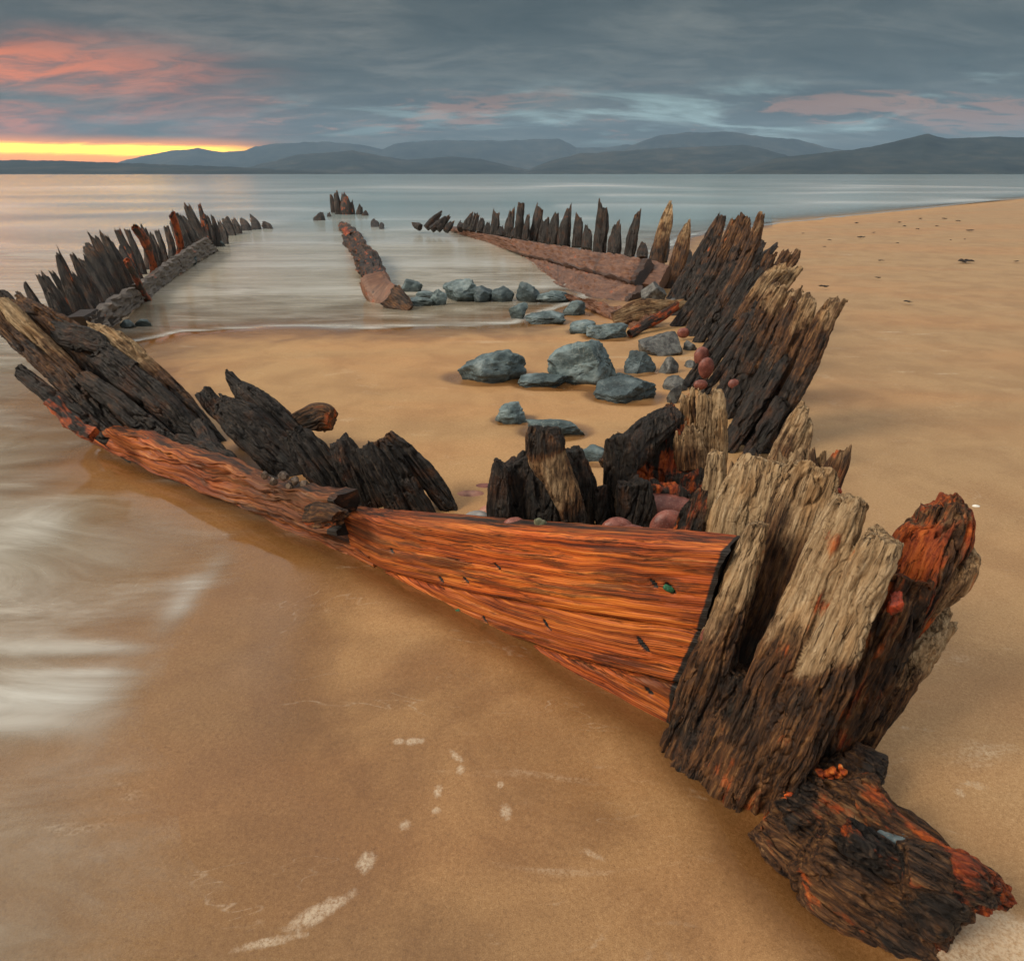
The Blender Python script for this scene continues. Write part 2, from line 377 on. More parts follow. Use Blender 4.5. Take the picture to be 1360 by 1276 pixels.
SEED = [0]
def timber(name, pts, parent, Y=None, dy=.06, th=.75, sq=2.8, jag=.10, comb=0.0, groove=.16, K=3.2, lump=.05,
           bleach=(.1, .35), rust=0., na=40, ns=44, bury=True, mat='wood', roll=0., label=None, z=0.0, edgebleach=0, collect=None, vox=None, crack=.02, spacing=20.):
    """A worn baulk of timber grown along surveyed stations (x, y, width[, distance])."""
    SEED[0] += 1
    so = Vector((SEED[0] * 3.17, SEED[0] * 1.31, SEED[0] * 2.23))
    y0 = Y if Y is not None else G(pts[0][0], pts[0][1], z).y
    y1 = y0 * (1 + dy) if Y is None or dy < 1 else dy
    if Y is not None: y1 = Y + dy
    L = [0.0]
    for a, b in zip(pts, pts[1:]): L.append(L[-1] + math.hypot(b[0] - a[0], b[1] - a[1]))
    st = []
    for p, l in zip(pts, L):
        yy = p[3] if len(p) > 3 else y0 + (y1 - y0) * l / L[-1]
        q = P(p[0], p[1], yy)
        st.append([q.x, q.y, q.z, p[2] * depth(q) / F])
    if bury:
        a, b = np.array(st[0]), np.array(st[1])
        d = (a - b)[:3]; d /= np.linalg.norm(d)
        ext = .10 + .02 * y0
        st.insert(0, [*(a[:3] + d * ext), a[3]])
    sm, tot = catmull(st, ns)
    V = []; A_g = []; A_b = []; A_r = []
    rings = []
    wmax = max(s[3] for s in st)
    ref = None
    jagm = jag * wmax
    cutdir = random.uniform(-1, 1)
    def cut(cx, cy):
        c = noise.noise(Vector((cx * 1.3, cy * 1.3, 0)) + so) * .8 + noise.noise(Vector((cx * 4, cy * 3, 1)) + so) * .45 + cutdir * cx * .6
        c = c * jagm
        if comb:
            q = noise.noise(Vector((cx * 3.1, cy * .6, 5)) + so)
            c += comb * wmax * (max(-.5, min(.5, q * 3.0)) + .2 * noise.noise(Vector((cx * 9, cy * 3, 3)) + so))
        return c
    zb = st[1][2] if bury else st[0][2]
    for i, s in enumerate(sm):
        c = Vector(s[:3]); w = max(.004, s[3] * 1.14)
        t = Vector((sm[min(i + 1, ns - 1)] - sm[max(i - 1, 0)])[:3]).normalized()
        v = (c - CAM).normalized()
        wd = t.cross(v)
        if wd.length < .05: wd = ref or Vector((1, 0, 0))
        wd.normalize(); ref = wd
        nd = wd.cross(t).normalized()
        if roll:
            wd = (Matrix.Rotation(roll, 3, t) @ wd); nd = wd.cross(t).normalized()
        f = i / (ns - 1); ax = f * tot
        ring = []
        def put(cx, cy, capped=False):
            k = 1.0
            if not capped:
                r = math.hypot(cx, cy); ux, uy = cx / r, cy / r
                q = Vector((ux * K, uy * K, ax * .9 / max(.25, wmax * 4)))
                g1 = tri(noise.noise(q + so)); g2 = tri(noise.noise(q * 2.3 + so * 1.7))
                lp = noise.noise(Vector((ux * 1.1, uy * 1.1, ax / (wmax * 1.6))) + so * 2.1)
                l2 = noise.noise(Vector((ux * 2.6, uy * 2.6, ax / (wmax * .55))) + so * .7)
                k = 1 - groove * g1 ** 2 - groove * .5 * g2 ** 2 + lump * 2.0 * lp + lump * .9 * l2
            sfac = max(0., (f - .35) / .65)
            a2 = cut(cx, cy) * sfac ** 2
            X, Yy = cx * k * w / 2, cy * k * w * th / 2
            V.append(c + wd * X + nd * Yy + t * a2)
            A_g.append((X + so.x * .1, Yy + so.y * .1, ax + a2 + so.z * .1))
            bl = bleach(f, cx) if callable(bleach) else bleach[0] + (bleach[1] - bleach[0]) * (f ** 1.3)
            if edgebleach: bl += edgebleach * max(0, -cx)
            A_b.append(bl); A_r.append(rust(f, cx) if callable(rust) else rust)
            return len(V) - 1
        def unit(j):
            th_ = 2 * math.pi * j / na; co, si = math.cos(th_), math.sin(th_)
            return (math.copysign(abs(co) ** (2 / sq), co), math.copysign(abs(si) ** (2 / sq), si))
        rings.append([put(*unit(j)) for j in range(na)])
        if i == ns - 1:
            for fr in (.86, .62, .36, .14):
                rings.append([put(unit(j)[0] * fr * .97, unit(j)[1] * fr * .97, True) for j in range(na)])
    F_ = []
    for a, b in zip(rings, rings[1:]):
        for j in range(na):
            F_.append((a[j], a[(j + 1) % na], b[(j + 1) % na], b[j]))
    F_.append(tuple(rings[-1])); F_.append(tuple(reversed(rings[0])))
    if collect is not None:
        collect.append((V, F_, A_b, A_r)); return None
    if vox:
        return mass(name, [(V, F_, A_b, A_r)], parent, vox, (pts[0][0], pts[0][1], y0), (pts[-1][0], pts[-1][1], y1), crack, label, spacing, SEED[0])
    org = Vector(st[1 if bury else 0][:3])
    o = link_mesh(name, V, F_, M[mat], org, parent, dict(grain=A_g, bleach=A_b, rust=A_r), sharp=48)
    if label: o['label'] = label
    return o

def mass(name, pieces, parent, voxel, a_px, b_px, crack=.012, label=None, spacing=34., seed=0):
    """Several baulks rotted together into one lump: fused, then split by drying cracks along the grain."""
    V = []; F_ = []; B = []; Ru = []
    for v, f, b, r in pieces:
        k = len(V); V += v; F_ += [tuple(i + k for i in q) for q in f]; B += b; Ru += r
    me = bpy.data.meshes.new('fuse'); me.from_pydata([tuple(p) for p in V], [], F_); me.update()
    tmp = bpy.data.objects.new('fuse', me); COL.objects.link(tmp)
    md = tmp.modifiers.new('r', 'REMESH'); md.mode = 'VOXEL'; md.voxel_size = voxel; md.adaptivity = 0
    dg = bpy.context.evaluated_depsgraph_get(); dg.update()
    ev = tmp.evaluated_get(dg).to_mesh()
    n = len(ev.vertices)
    co = np.empty(n * 3, np.float32); ev.vertices.foreach_get('co', co); co = co.reshape(-1, 3)
    no = np.empty(n * 3, np.float32); ev.vertices.foreach_get('normal', no); no = no.reshape(-1, 3)
    faces = [tuple(p.vertices) for p in ev.polygons]
    tmp.evaluated_get(dg).to_mesh_clear()
    bpy.data.objects.remove(tmp); bpy.data.meshes.remove(me)
    from mathutils.kdtree import KDTree
    kd = KDTree(len(V))
    for i, p in enumerate(V): kd.insert(p, i)
    kd.balance()
    a, b = P(*a_px), P(*b_px)
    t = (b - a).normalized(); w = t.cross((a - CAM).normalized()).normalized(); nn = w.cross(t)
    so = Vector((seed * 1.3 + 5.1, seed * 2.1, seed * .7))
    out = []; g = []; bl = []; ru = []
    for i in range(n):
        p = Vector(co[i]); nv = Vector(no[i])
        ws = sb = sr = 0.
        for q, j, d in kd.find_n(p, 4):
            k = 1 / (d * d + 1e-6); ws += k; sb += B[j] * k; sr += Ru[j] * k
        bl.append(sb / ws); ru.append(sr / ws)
        d = p - a
        L = Vector((d.dot(w), d.dot(nn), d.dot(t)))
        q = Vector((L.x * spacing, L.y * spacing, L.z * spacing * .085)) + so
        wv = noise.noise(L * 9 + so) * .5
        q += Vector((wv, wv, 0))
        c1 = max(0, 1 - abs(noise.noise(q)) * 7) ** 1.5 * max(0, min(1, .75 + 2.2 * noise.noise(L * 5 + so * 2)))
        c2 = max(0, 1 - abs(noise.noise(q * 2.6 + so)) * 5) ** 1.5
        c3 = noise.noise(q * 1.3 + so * 3)
        c4 = noise.noise(L * 38 + so)
        out.append(p - nv * (crack * c1 + crack * .32 * c2 - crack * .28 * c3 - crack * .12 * c4))
        g.append((L.x + so.x, L.y + so.y, L.z + so.z))
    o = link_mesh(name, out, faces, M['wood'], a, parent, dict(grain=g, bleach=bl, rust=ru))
    if label: o['label'] = label
    return o

# wall along a plan line -------------------------------------------------
def wall_hit(line, px, py):
    d = ray(px, py); s = d.x / d.y
    best = None
    n = len(line) - 1
    for i in range(n):
        (x0, y0), (x1, y1) = line[i], line[i + 1]
        den = (x1 - x0) - s * (y1 - y0)
        if abs(den) < 1e-9: continue
        u = (s * y0 - x0) / den
        lo = -1e9 if i == 0 else -1e-6; hi = 1e9 if i == n - 1 else 1 + 1e-6
        if lo <= u <= hi:
            y = y0 + u * (y1 - y0)
            if y > 0 and (best is None or y < best): best = y
    return P(px, py, best)

def resample(pts, n):
    d = [0.0]
    for a, b in zip(pts, pts[1:]): d.append(d[-1] + math.hypot(b[0] - a[0], b[1] - a[1]))
    return [tuple(np.interp(d[-1] * i / (n - 1), d, [p[k] for p in pts]) for k in range(len(pts[0]))) for i in range(n)]

def plank(name, lo, hi, parent, line=None, Ylo=None, Yhi=None, thick=.07, nu=200, nv=24, rag=.02, rough=.0028, mat='plank',
          holes=(), dark_amt=None, brown=0., label=None, gx=1.0, edge=.7, flip=1):
    """A plank between two surveyed edges, standing on a plan line or between two distances; real thickness behind its face."""
    SEED[0] += 1
    so = Vector((SEED[0] * 2.7, SEED[0] * 1.9, SEED[0] * .77))
    lo = resample(lo, nu); hi = resample(hi, nu)
    if line is not None:
        A = [wall_hit(line, *p[:2]) for p in lo]; B = [wall_hit(line, *p[:2]) for p in hi]
    else:
        A = [P(p[0], p[1], p[2]) for p in lo]; B = [P(p[0], p[1], p[2]) for p in hi]
    hp = [(wall_hit(line, h[0], h[1]), h[2] if len(h) > 2 else random.uniform(.008, .013)) for h in holes] if line is not None else []
    nb = 6
    V = []; g = []; darkA = []; holeA = []; brA = []; loops = []
    ulen = 0.0
    for i in range(nu):
        a, b = A[i], B[i]
        if i: ulen += (A[i] - A[i - 1]).length * .5 + (B[i] - B[i - 1]).length * .5
        tu = ((A[min(i + 1, nu - 1)] - A[max(i - 1, 0)]) + (B[min(i + 1, nu - 1)] - B[max(i - 1, 0)])).normalized()
        vdir = (b - a)
        nrm = tu.cross(vdir).normalized() * flip
        if nrm.dot(CAM - a) < 0: nrm = -nrm
        H = vdir.length
        loop = []
        def put(v, dd, cap=False):
            p = a + vdir * v - nrm * dd
            gv = (ulen * gx + so.x, v * H + so.y, dd + so.z)
            e = min(v, 1 - v) * H
            r = 0.0
            er = .012 * edge
            if dd < .001:
                r += er * max(0, 1 - e / .012) ** 2
                r += rough * (1 - 2 * tri(noise.noise(Vector((gv[0] * 2.2, gv[1] * 26, 0)) + so)) ** 2) * -1
                r -= rough * 2.2 * noise.noise(Vector((gv[0] * 3, gv[1] * 9, 2)))
            st = 0.0
            for hc, hr in hp:
                dv = p - hc
                along = dv.dot(tu); across = dv.dot(vdir) / H
                q = (along / 1.7) ** 2 + (across + along * .35) ** 2
                if q < (hr * 2.2) ** 2:
                    kq = max(0, 1 - math.sqrt(q) / hr)
                    r += .012 * min(1, kq * 2); st = max(st, min(1, kq * 2.2))
            p = p - nrm * r
            wob = (noise.noise(Vector((gv[0] * 4, v * 2, 7)) + so) + .5 * noise.noise(Vector((gv[0] * 17, v * 2, 9)) + so)) * rough * 2.2
            p = p + vdir.normalized() * (wob if v > .5 else wob * .5)
            if i > nu - 3 or i < 2:
                rr = rag * (noise.noise(Vector((v * 3, dd * 20, i)) + so) + .3 * noise.noise(Vector((v * 11, dd * 40, i)) + so))
                p = p + tu * rr
            V.append(p); g.append(gv)
            holeA.append(st)
            tt = 0.0
            if dark_amt: tt = dark_amt(i / (nu - 1), v)
            if dd > .012: tt = max(tt, .5)  # sides and back of the board darker
            darkA.append(tt); brA.append(brown if not callable(brown) else brown(i / (nu - 1), v))
            return len(V) - 1
        for k in range(nv): loop.append(put(k / (nv - 1), 0.0))
        for k in range(1, 4): loop.append(put(1.0, thick * k / 3))
        for k in range(1, nb): loop.append(put(1 - k / (nb - 1), thick))
        for k in range(2, 0, -1): loop.append(put(0.0, thick * k / 3))
        loops.append(loop)
    nl = len(loops[0]); F_ = []
    for a, b in zip(loops, loops[1:]):
        for j in range(nl): F_.append((a[j], b[j], b[(j + 1) % nl], a[(j + 1) % nl]))
    F_.append(tuple(loops[0])); F_.append(tuple(reversed(loops[-1])))
    o = link_mesh(name, V, F_, M[mat], A[0], parent, dict(grain=g, dark_amt=darkA, hole_dark=holeA, brown=brA), sharp=50)
    if label: o['label'] = label
    return o

def ico(sub):
    bm = bmesh.new(); bmesh.ops.create_icosphere(bm, subdivisions=sub, radius=1)
    v = [x.co.copy() for x in bm.verts]; f = [tuple(q.index for q in p.verts) for p in bm.faces]
    bm.free(); return v, f
ICO = {k: ico(k) for k in (2, 3, 4, 5)}

def rock_mesh(rx, ry, rz, seed, cuts=9, sub=4, rough=.05, round_=.0):
    rnd = random.Random(seed)
    so = Vector((seed * 1.7, seed * .9, seed * 2.3))
    pl = []
    for i in range(cuts):
        th = rnd.uniform(0, 2 * math.pi); zz = rnd.uniform(-.35, .95)
        r = math.sqrt(max(0, 1 - zz * zz))
        pl.append((Vector((r * math.cos(th), r * math.sin(th), zz)), rnd.uniform(.45, .80)))
    V, Fc = ICO[sub]
    out = []
    for d in V:
        r = 1.0
        for n, k in pl:
            q = d.dot(n)
            if q > .05: r = min(r, k / q)
        r = r * (1 - round_) + round_
        r *= 1 + rough * noise.noise(d * 2.1 + so) * 1.6 + rough * .8 * noise.noise(d * 5.3 + so) + rough * .35 * noise.noise(d * 13 + so)
        if cuts > 4: r -= rough * .5 * tri(noise.noise(d * 1.7 + so * 1.3)) ** 6
        out.append(Vector((d.x * rx, d.y * ry, d.z * rz)))
        out[-1] *= r
    return out, Fc

def stone(name, box, mat, label, cat, seed, group=None, Y=None, dep=.75, cuts=9, sub=4, rough=.05, round_=0., sink=.22, rot=0., z=0., tilt=0., parent=None):
    """Stone filling a surveyed box (x0, y0, x1, y1), its front foot on the ground."""
    x0, y0, x1, y1 = box
    xc = (x0 + x1) / 2
    g = G(xc, y1, z) if Y is None else P(xc, y1, Y)
    w = (x1 - x0) * depth(g) / F
    c = Vector((g.x, g.y + w * dep * .42, g.z))
    top = P(xc, y0, c.y + w * dep * .12).z
    h = max(.22 * w, top - g.z)
    rz = h / (1.75 - sink * 1.2)
    v, f = rock_mesh(w / 2 * 1.09, w * dep / 2, rz, seed, cuts, sub, rough, round_)
    mw = max(abs(p.x) for p in v); v = [Vector((p.x * w / 2 / mw * 1.02, p.y, p.z)) for p in v]
    mt = Matrix.Rotation(rot, 3, 'Z') @ Matrix.Rotation(tilt, 3, 'Y')
    cz = g.z + rz * (1 - sink * 1.6)
    v = [mt @ p for p in v]
    mw = max(abs(p.x) for p in v); v = [Vector((p.x * w / 2 / mw * 1.04, p.y, p.z)) for p in v]
    # keep the surveyed top
    zt = max(p.z for p in v); k = (g.z + h - cz) / zt if zt > 0 else 1
    v = [Vector((p.x, p.y, p.z * k if p.z > 0 else p.z)) for p in v]
    o = link_mesh(name, [p + Vector((c.x, c.y, cz)) for p in v], f, M[mat], Vector((c.x, c.y, g.z)), parent, sharp=32 if cuts > 4 else None)
    tag(o, label, cat, group)
    return o

# ------------------------------------------------------------------ ground, water, hills
HULL_PX = [(890, 965), (840, 940), (800, 917), (740, 882), (650, 831), (560, 786), (470, 741), (400, 708), (320, 670), (230, 633), (150, 600)]
HULL = [(G(*p).x, G(*p).y) for p in HULL_PX]
SHORE_PX = [(330, 1460), (300, 1320), (262, 1180), (225, 1060), (228, 960), (255, 860), (285, 770), (335, 705), (260, 650), (150, 600), (120, 520), (165, 462), (250, 442), (400, 436),
            (560, 434), (690, 431), (745, 412), (800, 385), (850, 350), (900, 322), (925, 310), (1000, 301), (1100, 290), (1230, 277), (1360, 264), (1600, 250), (1800, 243)]
SHORE = [(G(*p).x, G(*p).y) for p in SHORE_PX]
WATER_POLY = [(-60000, SHORE[0][1] - .01), (-2.6, SHORE[0][1] - .01)] + SHORE + [(420, 330), (900, 900), (9000, 14000), (-60000, 14000)]

def seg_dist(X, Y, poly):
    D = np.full(X.shape, 1e9)
    for (x0, y0), (x1, y1) in zip(poly, poly[1:]):
        dx, dy = x1 - x0, y1 - y0
        u = np.clip(((X - x0) * dx + (Y - y0) * dy) / (dx * dx + dy * dy), 0, 1)
        D = np.minimum(D, np.hypot(X - x0 - u * dx, Y - y0 - u * dy))
    return D
def inside(X, Y, poly):
    c = np.zeros(X.shape, bool); n = len(poly)
    for i in range(n):
        x0, y0 = poly[i]; x1, y1 = poly[(i + 1) % n]
        if y0 == y1: continue
        m = ((y0 > Y) != (y1 > Y)) & (X < (x1 - x0) * (Y - y0) / (y1 - y0) + x0)
        c ^= m
    return c
def smst(x, a, b):
    t = np.clip((x - a) / (b - a), 0, 1); return t * t * (3 - 2 * t)
def vnoise(X, Y, s, seed=0):
    return np.array([noise.noise((x * s + seed, y * s, seed * .37)) for x, y in zip(X.ravel(), Y.ravel())]).reshape(X.shape)

def ground_grid():
    rows = [-4, -2.5, -1.2, -.4, 0, .2, .35]
    for py in np.concatenate([np.linspace(1480, 330, 360), np.linspace(328, 236.5, 130)]): rows.append(G(680, py).y)
    y = rows[-1]
    while y < 12200: y *= 1.13; rows.append(y)
    ks = np.concatenate([[-4, -3.2, -2.6, -2.1, -1.8], np.linspace(-1.5, 1.5, 640), [1.8, 2.1, 2.6, 3.2, 4]])
    Yv = np.array(rows)
    K, Y = np.meshgrid(ks, Yv)
    X = K * (np.abs(Y) * .86 + 1.15)
    return X, Y
def grid_faces(nr, nc):
    return [(r * nc + c, r * nc + c + 1, (r + 1) * nc + c + 1, (r + 1) * nc + c) for r in range(nr - 1) for c in range(nc - 1)]

GX, GY = ground_grid()
SD = seg_dist(GX, GY, SHORE + [(420, 330), (900, 900), (9000, 14000)])
INW = inside(GX, GY, WATER_POLY)
SD = np.where(INW, -SD, SD)
near = GY < 30
NZ = np.where(near, vnoise(GX, GY, .9, 3), 0) ; NZ2 = np.where(GY < 12, vnoise(GX, GY, 3.1, 8), 0)
SDn = SD + np.where(near, NZ * .18 + NZ2 * .05, 0) * np.clip(.35 + GY * .06, .3, 1.3)
HT = np.where(SDn > 0, .022 * np.tanh(SDn / .5) + .004 * np.minimum(SDn, 30) + .0022 * np.maximum(SDn - 30, 0),
              .035 * np.tanh(SDn / .6) + .012 * np.maximum(SDn, -60))
HT += np.where(near, NZ * .008 + NZ2 * .004, 0)
HD = seg_dist(GX, GY, HULL)
STEM = [(G(905, 975).x, G(905, 975).y), (G(990, 1085).x, G(990, 1085).y), (G(1020, 1140).x, G(1020, 1140).y), (G(1140, 1262).x, G(1140, 1262).y)]
HD2 = seg_dist(GX, GY, STEM)
HDm = np.minimum(HD, HD2)
HT -= .018 * np.exp(-(HDm / .07) ** 2)
HT += .010 * np.exp(-((HDm - .2) / .10) ** 2)
wet = np.clip(1.0 - SDn / 1.4, .15, 1)
wet = np.where(GX > GY * .35 + .4, wet * .35 + .0, wet)
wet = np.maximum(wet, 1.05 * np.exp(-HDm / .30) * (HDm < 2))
leftw = smst(-(GX + .12 * GY), -.35, .9) * (1 - smst(GY, 2.6, 4.6))
wet = np.maximum(wet, 1.0 * leftw)
fg = (1 - smst(GY, 1.7, 3.6)) * (1 - smst(GX - GY * .3, .1, .7)) * (GY > -1)
wet = np.maximum(wet, .62 * fg)
dry = smst(GX - GY * .30, .35, 1.0) * smst(SDn, .3, 2.5)
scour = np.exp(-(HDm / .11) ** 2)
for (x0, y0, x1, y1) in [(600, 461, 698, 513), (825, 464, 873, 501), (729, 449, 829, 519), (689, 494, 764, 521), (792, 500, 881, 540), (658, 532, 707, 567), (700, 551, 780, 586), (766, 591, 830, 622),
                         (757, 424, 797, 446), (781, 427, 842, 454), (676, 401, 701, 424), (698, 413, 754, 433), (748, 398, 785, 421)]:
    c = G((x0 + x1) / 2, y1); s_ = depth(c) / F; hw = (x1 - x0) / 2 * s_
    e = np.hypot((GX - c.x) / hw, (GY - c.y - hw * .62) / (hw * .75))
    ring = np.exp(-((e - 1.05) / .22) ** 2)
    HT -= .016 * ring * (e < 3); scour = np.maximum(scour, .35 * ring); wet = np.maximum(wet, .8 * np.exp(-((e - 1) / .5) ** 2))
foam = np.zeros(GX.shape)
def dab(px, py, rx, ry, ang=0, k=1.):
    c = G(px, py); s = depth(c) / F
    ca, sa = math.cos(ang), math.sin(ang)
    u = ((GX - c.x) * ca + (GY - c.y) * sa) / (rx * s); v = (-(GX - c.x) * sa + (GY - c.y) * ca) / (ry * s)
    global foam
    foam = np.maximum(foam, k * np.exp(-(u * u + v * v) ** 1.5))
for d in [(550, 992, 16, 9), (605, 1012, 20, 7, -.9), (612, 1030, 8, 12), (582, 1058, 8, 14), (580, 1083, 9, 8), (672, 1086, 11, 17), (664, 1050, 6, 8),
          (538, 1102, 12, 10), (530, 992, 9, 8), (487, 1148, 17, 20), (420, 1215, 60, 16, .55), (360, 1250, 60, 9, .2), (783, 1143, 34, 7, -.45, .8),
          (1290, 1052, 34, 10, -.1, .7), (1270, 1062, 9, 11, 0, .8), (1190, 985, 40, 5, -.2, .5), (1325, 1255, 60, 40, 0, 1.6), (1275, 1275, 50, 26, 0, 1.5),
          (1098, 505, 14, 26, .3, .7), (1110, 540, 14, 30, -.5, .65), (1190, 446, 80, 9, -.35, .85), (1240, 470, 70, 6, -.3, .7), (1240, 502, 80, 6, -.2, .8), (1320, 510, 34, 12, -.9, .6), (1080, 370, 60, 6, .1, .5), (1250, 560, 40, 8, -.3, .6), (1160, 620, 36, 7, -.8, .6), (1300, 800, 8, 34, .4, .5), (1200, 975, 60, 5, -.15, .7), (1330, 870, 40, 6, -.1, .5)]:
    dab(*d)
LOBE = [(G(*q).x, G(*q).y) for q in [(345, 735), (325, 860), (330, 960), (352, 1020), (392, 1052), (410, 1046), (412, 1012), (424, 996), (446, 1030), (490, 1078), (500, 1070), (486, 1010), (455, 900), (430, 800), (470, 770), (400, 715)]]
li = inside(GX, GY, LOBE); ld = seg_dist(GX, GY, LOBE + LOBE[:1])
scour = np.maximum(scour, .32 * np.where(li, smst(ld, -.01, .03), 0))
V = np.stack([GX, GY, HT], -1).reshape(-1, 3)
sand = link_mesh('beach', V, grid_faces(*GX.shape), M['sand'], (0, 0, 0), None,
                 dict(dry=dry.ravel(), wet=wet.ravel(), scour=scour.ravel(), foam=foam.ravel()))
tag(sand, kind='structure')

# the sea sheet, with the long low swells and their broken crests
sel = GY > .5
ri = np.where(sel[:, 0])[0][0]
SX, SY = GX[ri:], GY[ri:]
sea_d = -HT[ri:]
SZ = np.zeros(SX.shape)
fo = np.zeros(SX.shape)
def crest(y0, wid, h, x0, x1, k, bend=0, seed=1):
    global SZ, fo
    w = np.array([noise.noise((x * .35 / max(1, y0 / 12), seed, 0)) for x in SX.ravel()]).reshape(SX.shape)
    yc = y0 + bend * SX / max(y0, 1) + w * wid * 1.4
    m = np.exp(-((SY - yc) / wid) ** 2) * smst(SX, x0 - abs(x0) * .2 - .5, x0) * (1 - smst(SX, x1, x1 + abs(x1) * .2 + .5))
    SZ += h * m
    m2 = np.exp(-(np.maximum(0, yc - SY) / (wid * .5) + np.maximum(0, SY - yc) / (wid * 1.3)))
    m2 *= smst(SX, x0 - abs(x0) * .2 - .5, x0) * (1 - smst(SX, x1, x1 + abs(x1) * .2 + .5)) * (.6 + .8 * w)
    fo = np.maximum(fo, k * m2)
crest(84, 22, .10, -90, 60, 1.3, 4, 1)
crest(135, 22, .1, -150, 120, .5, 0, 2)
crest(200, 30, .1, -200, 240, .45, 0, 9)
crest(38, 4.0, .05, 3, 30, 1.1, 9, 3)
crest(54, 6.0, .06, 8, 60, 1.0, 14, 4)
crest(60, 6.0, .06, -70, -14, .9, 4, 14)
crest(44, 3.5, .05, -50, -10, .7, 2, 15)
crest(27, 1.6, .03, -7, 3, .7, 1, 16)
crest(18, 1.2, .02, -6.5, 0, .7, 1, 17)
crest(23, 3, .06, -24, -9.5, .9, 0, 5)
crest(33, 3.4, .05, -34, -9, .8, 0, 6)
crest(16, 1.0, .03, -20, -8, .55, 0, 7)
crest(21.5, 1.0, .02, -7.5, -1, .6, 1, 8)
crest(13.5, .7, .0, -6.5, 0, .55, 1, 11)
crest(10.5, .45, .0, -5, 1, .5, 1, 18)
edge = np.exp(-((SDn[ri:] + .10) / (.07 + .004 * SY)) ** 2) * (SY > 5)
fo = np.maximum(fo, edge * .7)
# the last thin wash running up the near left side
for (px, py, rx, ry, k) in [(90, 922, 180, 40, .52), (30, 955, 160, 26, .35), (120, 895, 150, 12, .45), (262, 790, 28, 80, .62), (275, 770, 40, 28, .5), (225, 870, 24, 44, .5), (120, 860, 160, 14, .4), (40, 700, 60, 60, .3)]:
    c = G(px, py); s = depth(c) / F
    fo = np.maximum(fo, k * np.exp(-(((SX - c.x) / (rx * s)) ** 2 + ((SY - c.y) / (ry * s * 1.3)) ** 2)))
fo = fo * np.where(SY < 5, smst(sea_d, -.004, .014), 1)
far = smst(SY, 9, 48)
V = np.stack([SX, SY, SZ], -1).reshape(-1, 3)
keep = (sea_d > -.03)
F_ = [q for q in grid_faces(*SX.shape) if keep.ravel()[list(q)].any()]
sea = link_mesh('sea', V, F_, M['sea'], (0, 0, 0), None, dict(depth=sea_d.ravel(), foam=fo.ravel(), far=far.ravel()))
tag(sea, kind='structure')

def hills(outline, D, seed, foot=.22):
    xs = np.arange(outline[0][0], outline[-1][0] + 1, 3.0)
    ys = np.interp(xs, [p[0] for p in outline], [p[1] for p in outline])
    V = []; ks = np.linspace(-1, 1, 25)
    for x, y in zip(xs, ys):
        y += 1.2 * noise.noise((x * .05, seed, 0)) + .7 * noise.noise((x * .17, seed, 3))
        top = P(x, y, D); base = P(x, 231, D)
        hh = max(0.0, top.z - 0) 
        for k in ks:
            yy = D * (1 + k * foot)
            prof = (1 - abs(k)) ** (1.0 if k < 0 else 1.2)
            xx = base.x * (yy / D)
            gl = noise.noise((xx * .003, yy * .003, seed)) + .5 * noise.noise((xx * .009, yy * .009, seed))
            spur = noise.noise((xx * .0022, seed * 3, 1))
            prof2 = prof * (1 + .22 * gl * (1 - prof) + .35 * spur * (1 - prof))
            V.append((xx, yy, hh * min(1, prof2) * (yy / D) * (1 if k >= 0 else 1) - 2))
    o = link_mesh('hills', V, grid_faces(len(xs), len(ks)), M['hill'], (0, D, 0))
    tag(o, kind='structure')
hills([(-400, 214), (-200, 211), (0, 212), (80, 213), (165, 216), (300, 221), (420, 227), (470, 231)], 4600, 1)
hills([(120, 231), (165, 214), (200, 206), (240, 199), (270, 197), (300, 202), (330, 200), (345, 194), (370, 191), (440, 188), (480, 192), (510, 198), (530, 190), (590, 186), (660, 187), (740, 184),
       (765, 196), (800, 196), (830, 192), (880, 198), (960, 210), (1050, 231)], 10500, 2)
hills([(700, 231), (760, 205), (820, 199), (850, 188), (870, 180), (905, 176), (965, 175), (1010, 182), (1050, 185), (1090, 195), (1130, 203), (1240, 215), (1330, 231)], 9200, 3)
hills([(285, 231), (310, 227), (360, 215), (400, 205), (470, 200), (505, 206), (540, 212), (600, 208), (640, 211), (680, 221), (730, 231)], 6500, 4)
hills([(670, 231), (700, 226), (730, 213), (770, 204), (870, 197), (960, 193), (985, 192), (1010, 198), (1040, 206), (1090, 215), (1160, 231)], 6000, 5)
hills([(960, 231), (1030, 209), (1130, 198), (1170, 190), (1220, 177), (1245, 184), (1310, 181), (1360, 183), (1450, 186), (1600, 178), (1800, 190), (2100, 200)], 4300, 6)

# ------------------------------------------------------------------ the wreck
root = bpy.data.objects.new('shipwreck', None); COL.objects.link(root)
root.location = (G(990, 1060).x, G(990, 1060).y, 0); WORLD['shipwreck'] = Vector(root.location)
root.empty_display_size = .3
tag(root, 'weathered shipwreck with orange bow planks and broken black ribs, half sunk in sand', 'shipwreck')

S = root
def sm1(x, a, b):
    t_ = max(0., min(1., (x - a) / (b - a))); return t_ * t_ * (3 - 2 * t_)
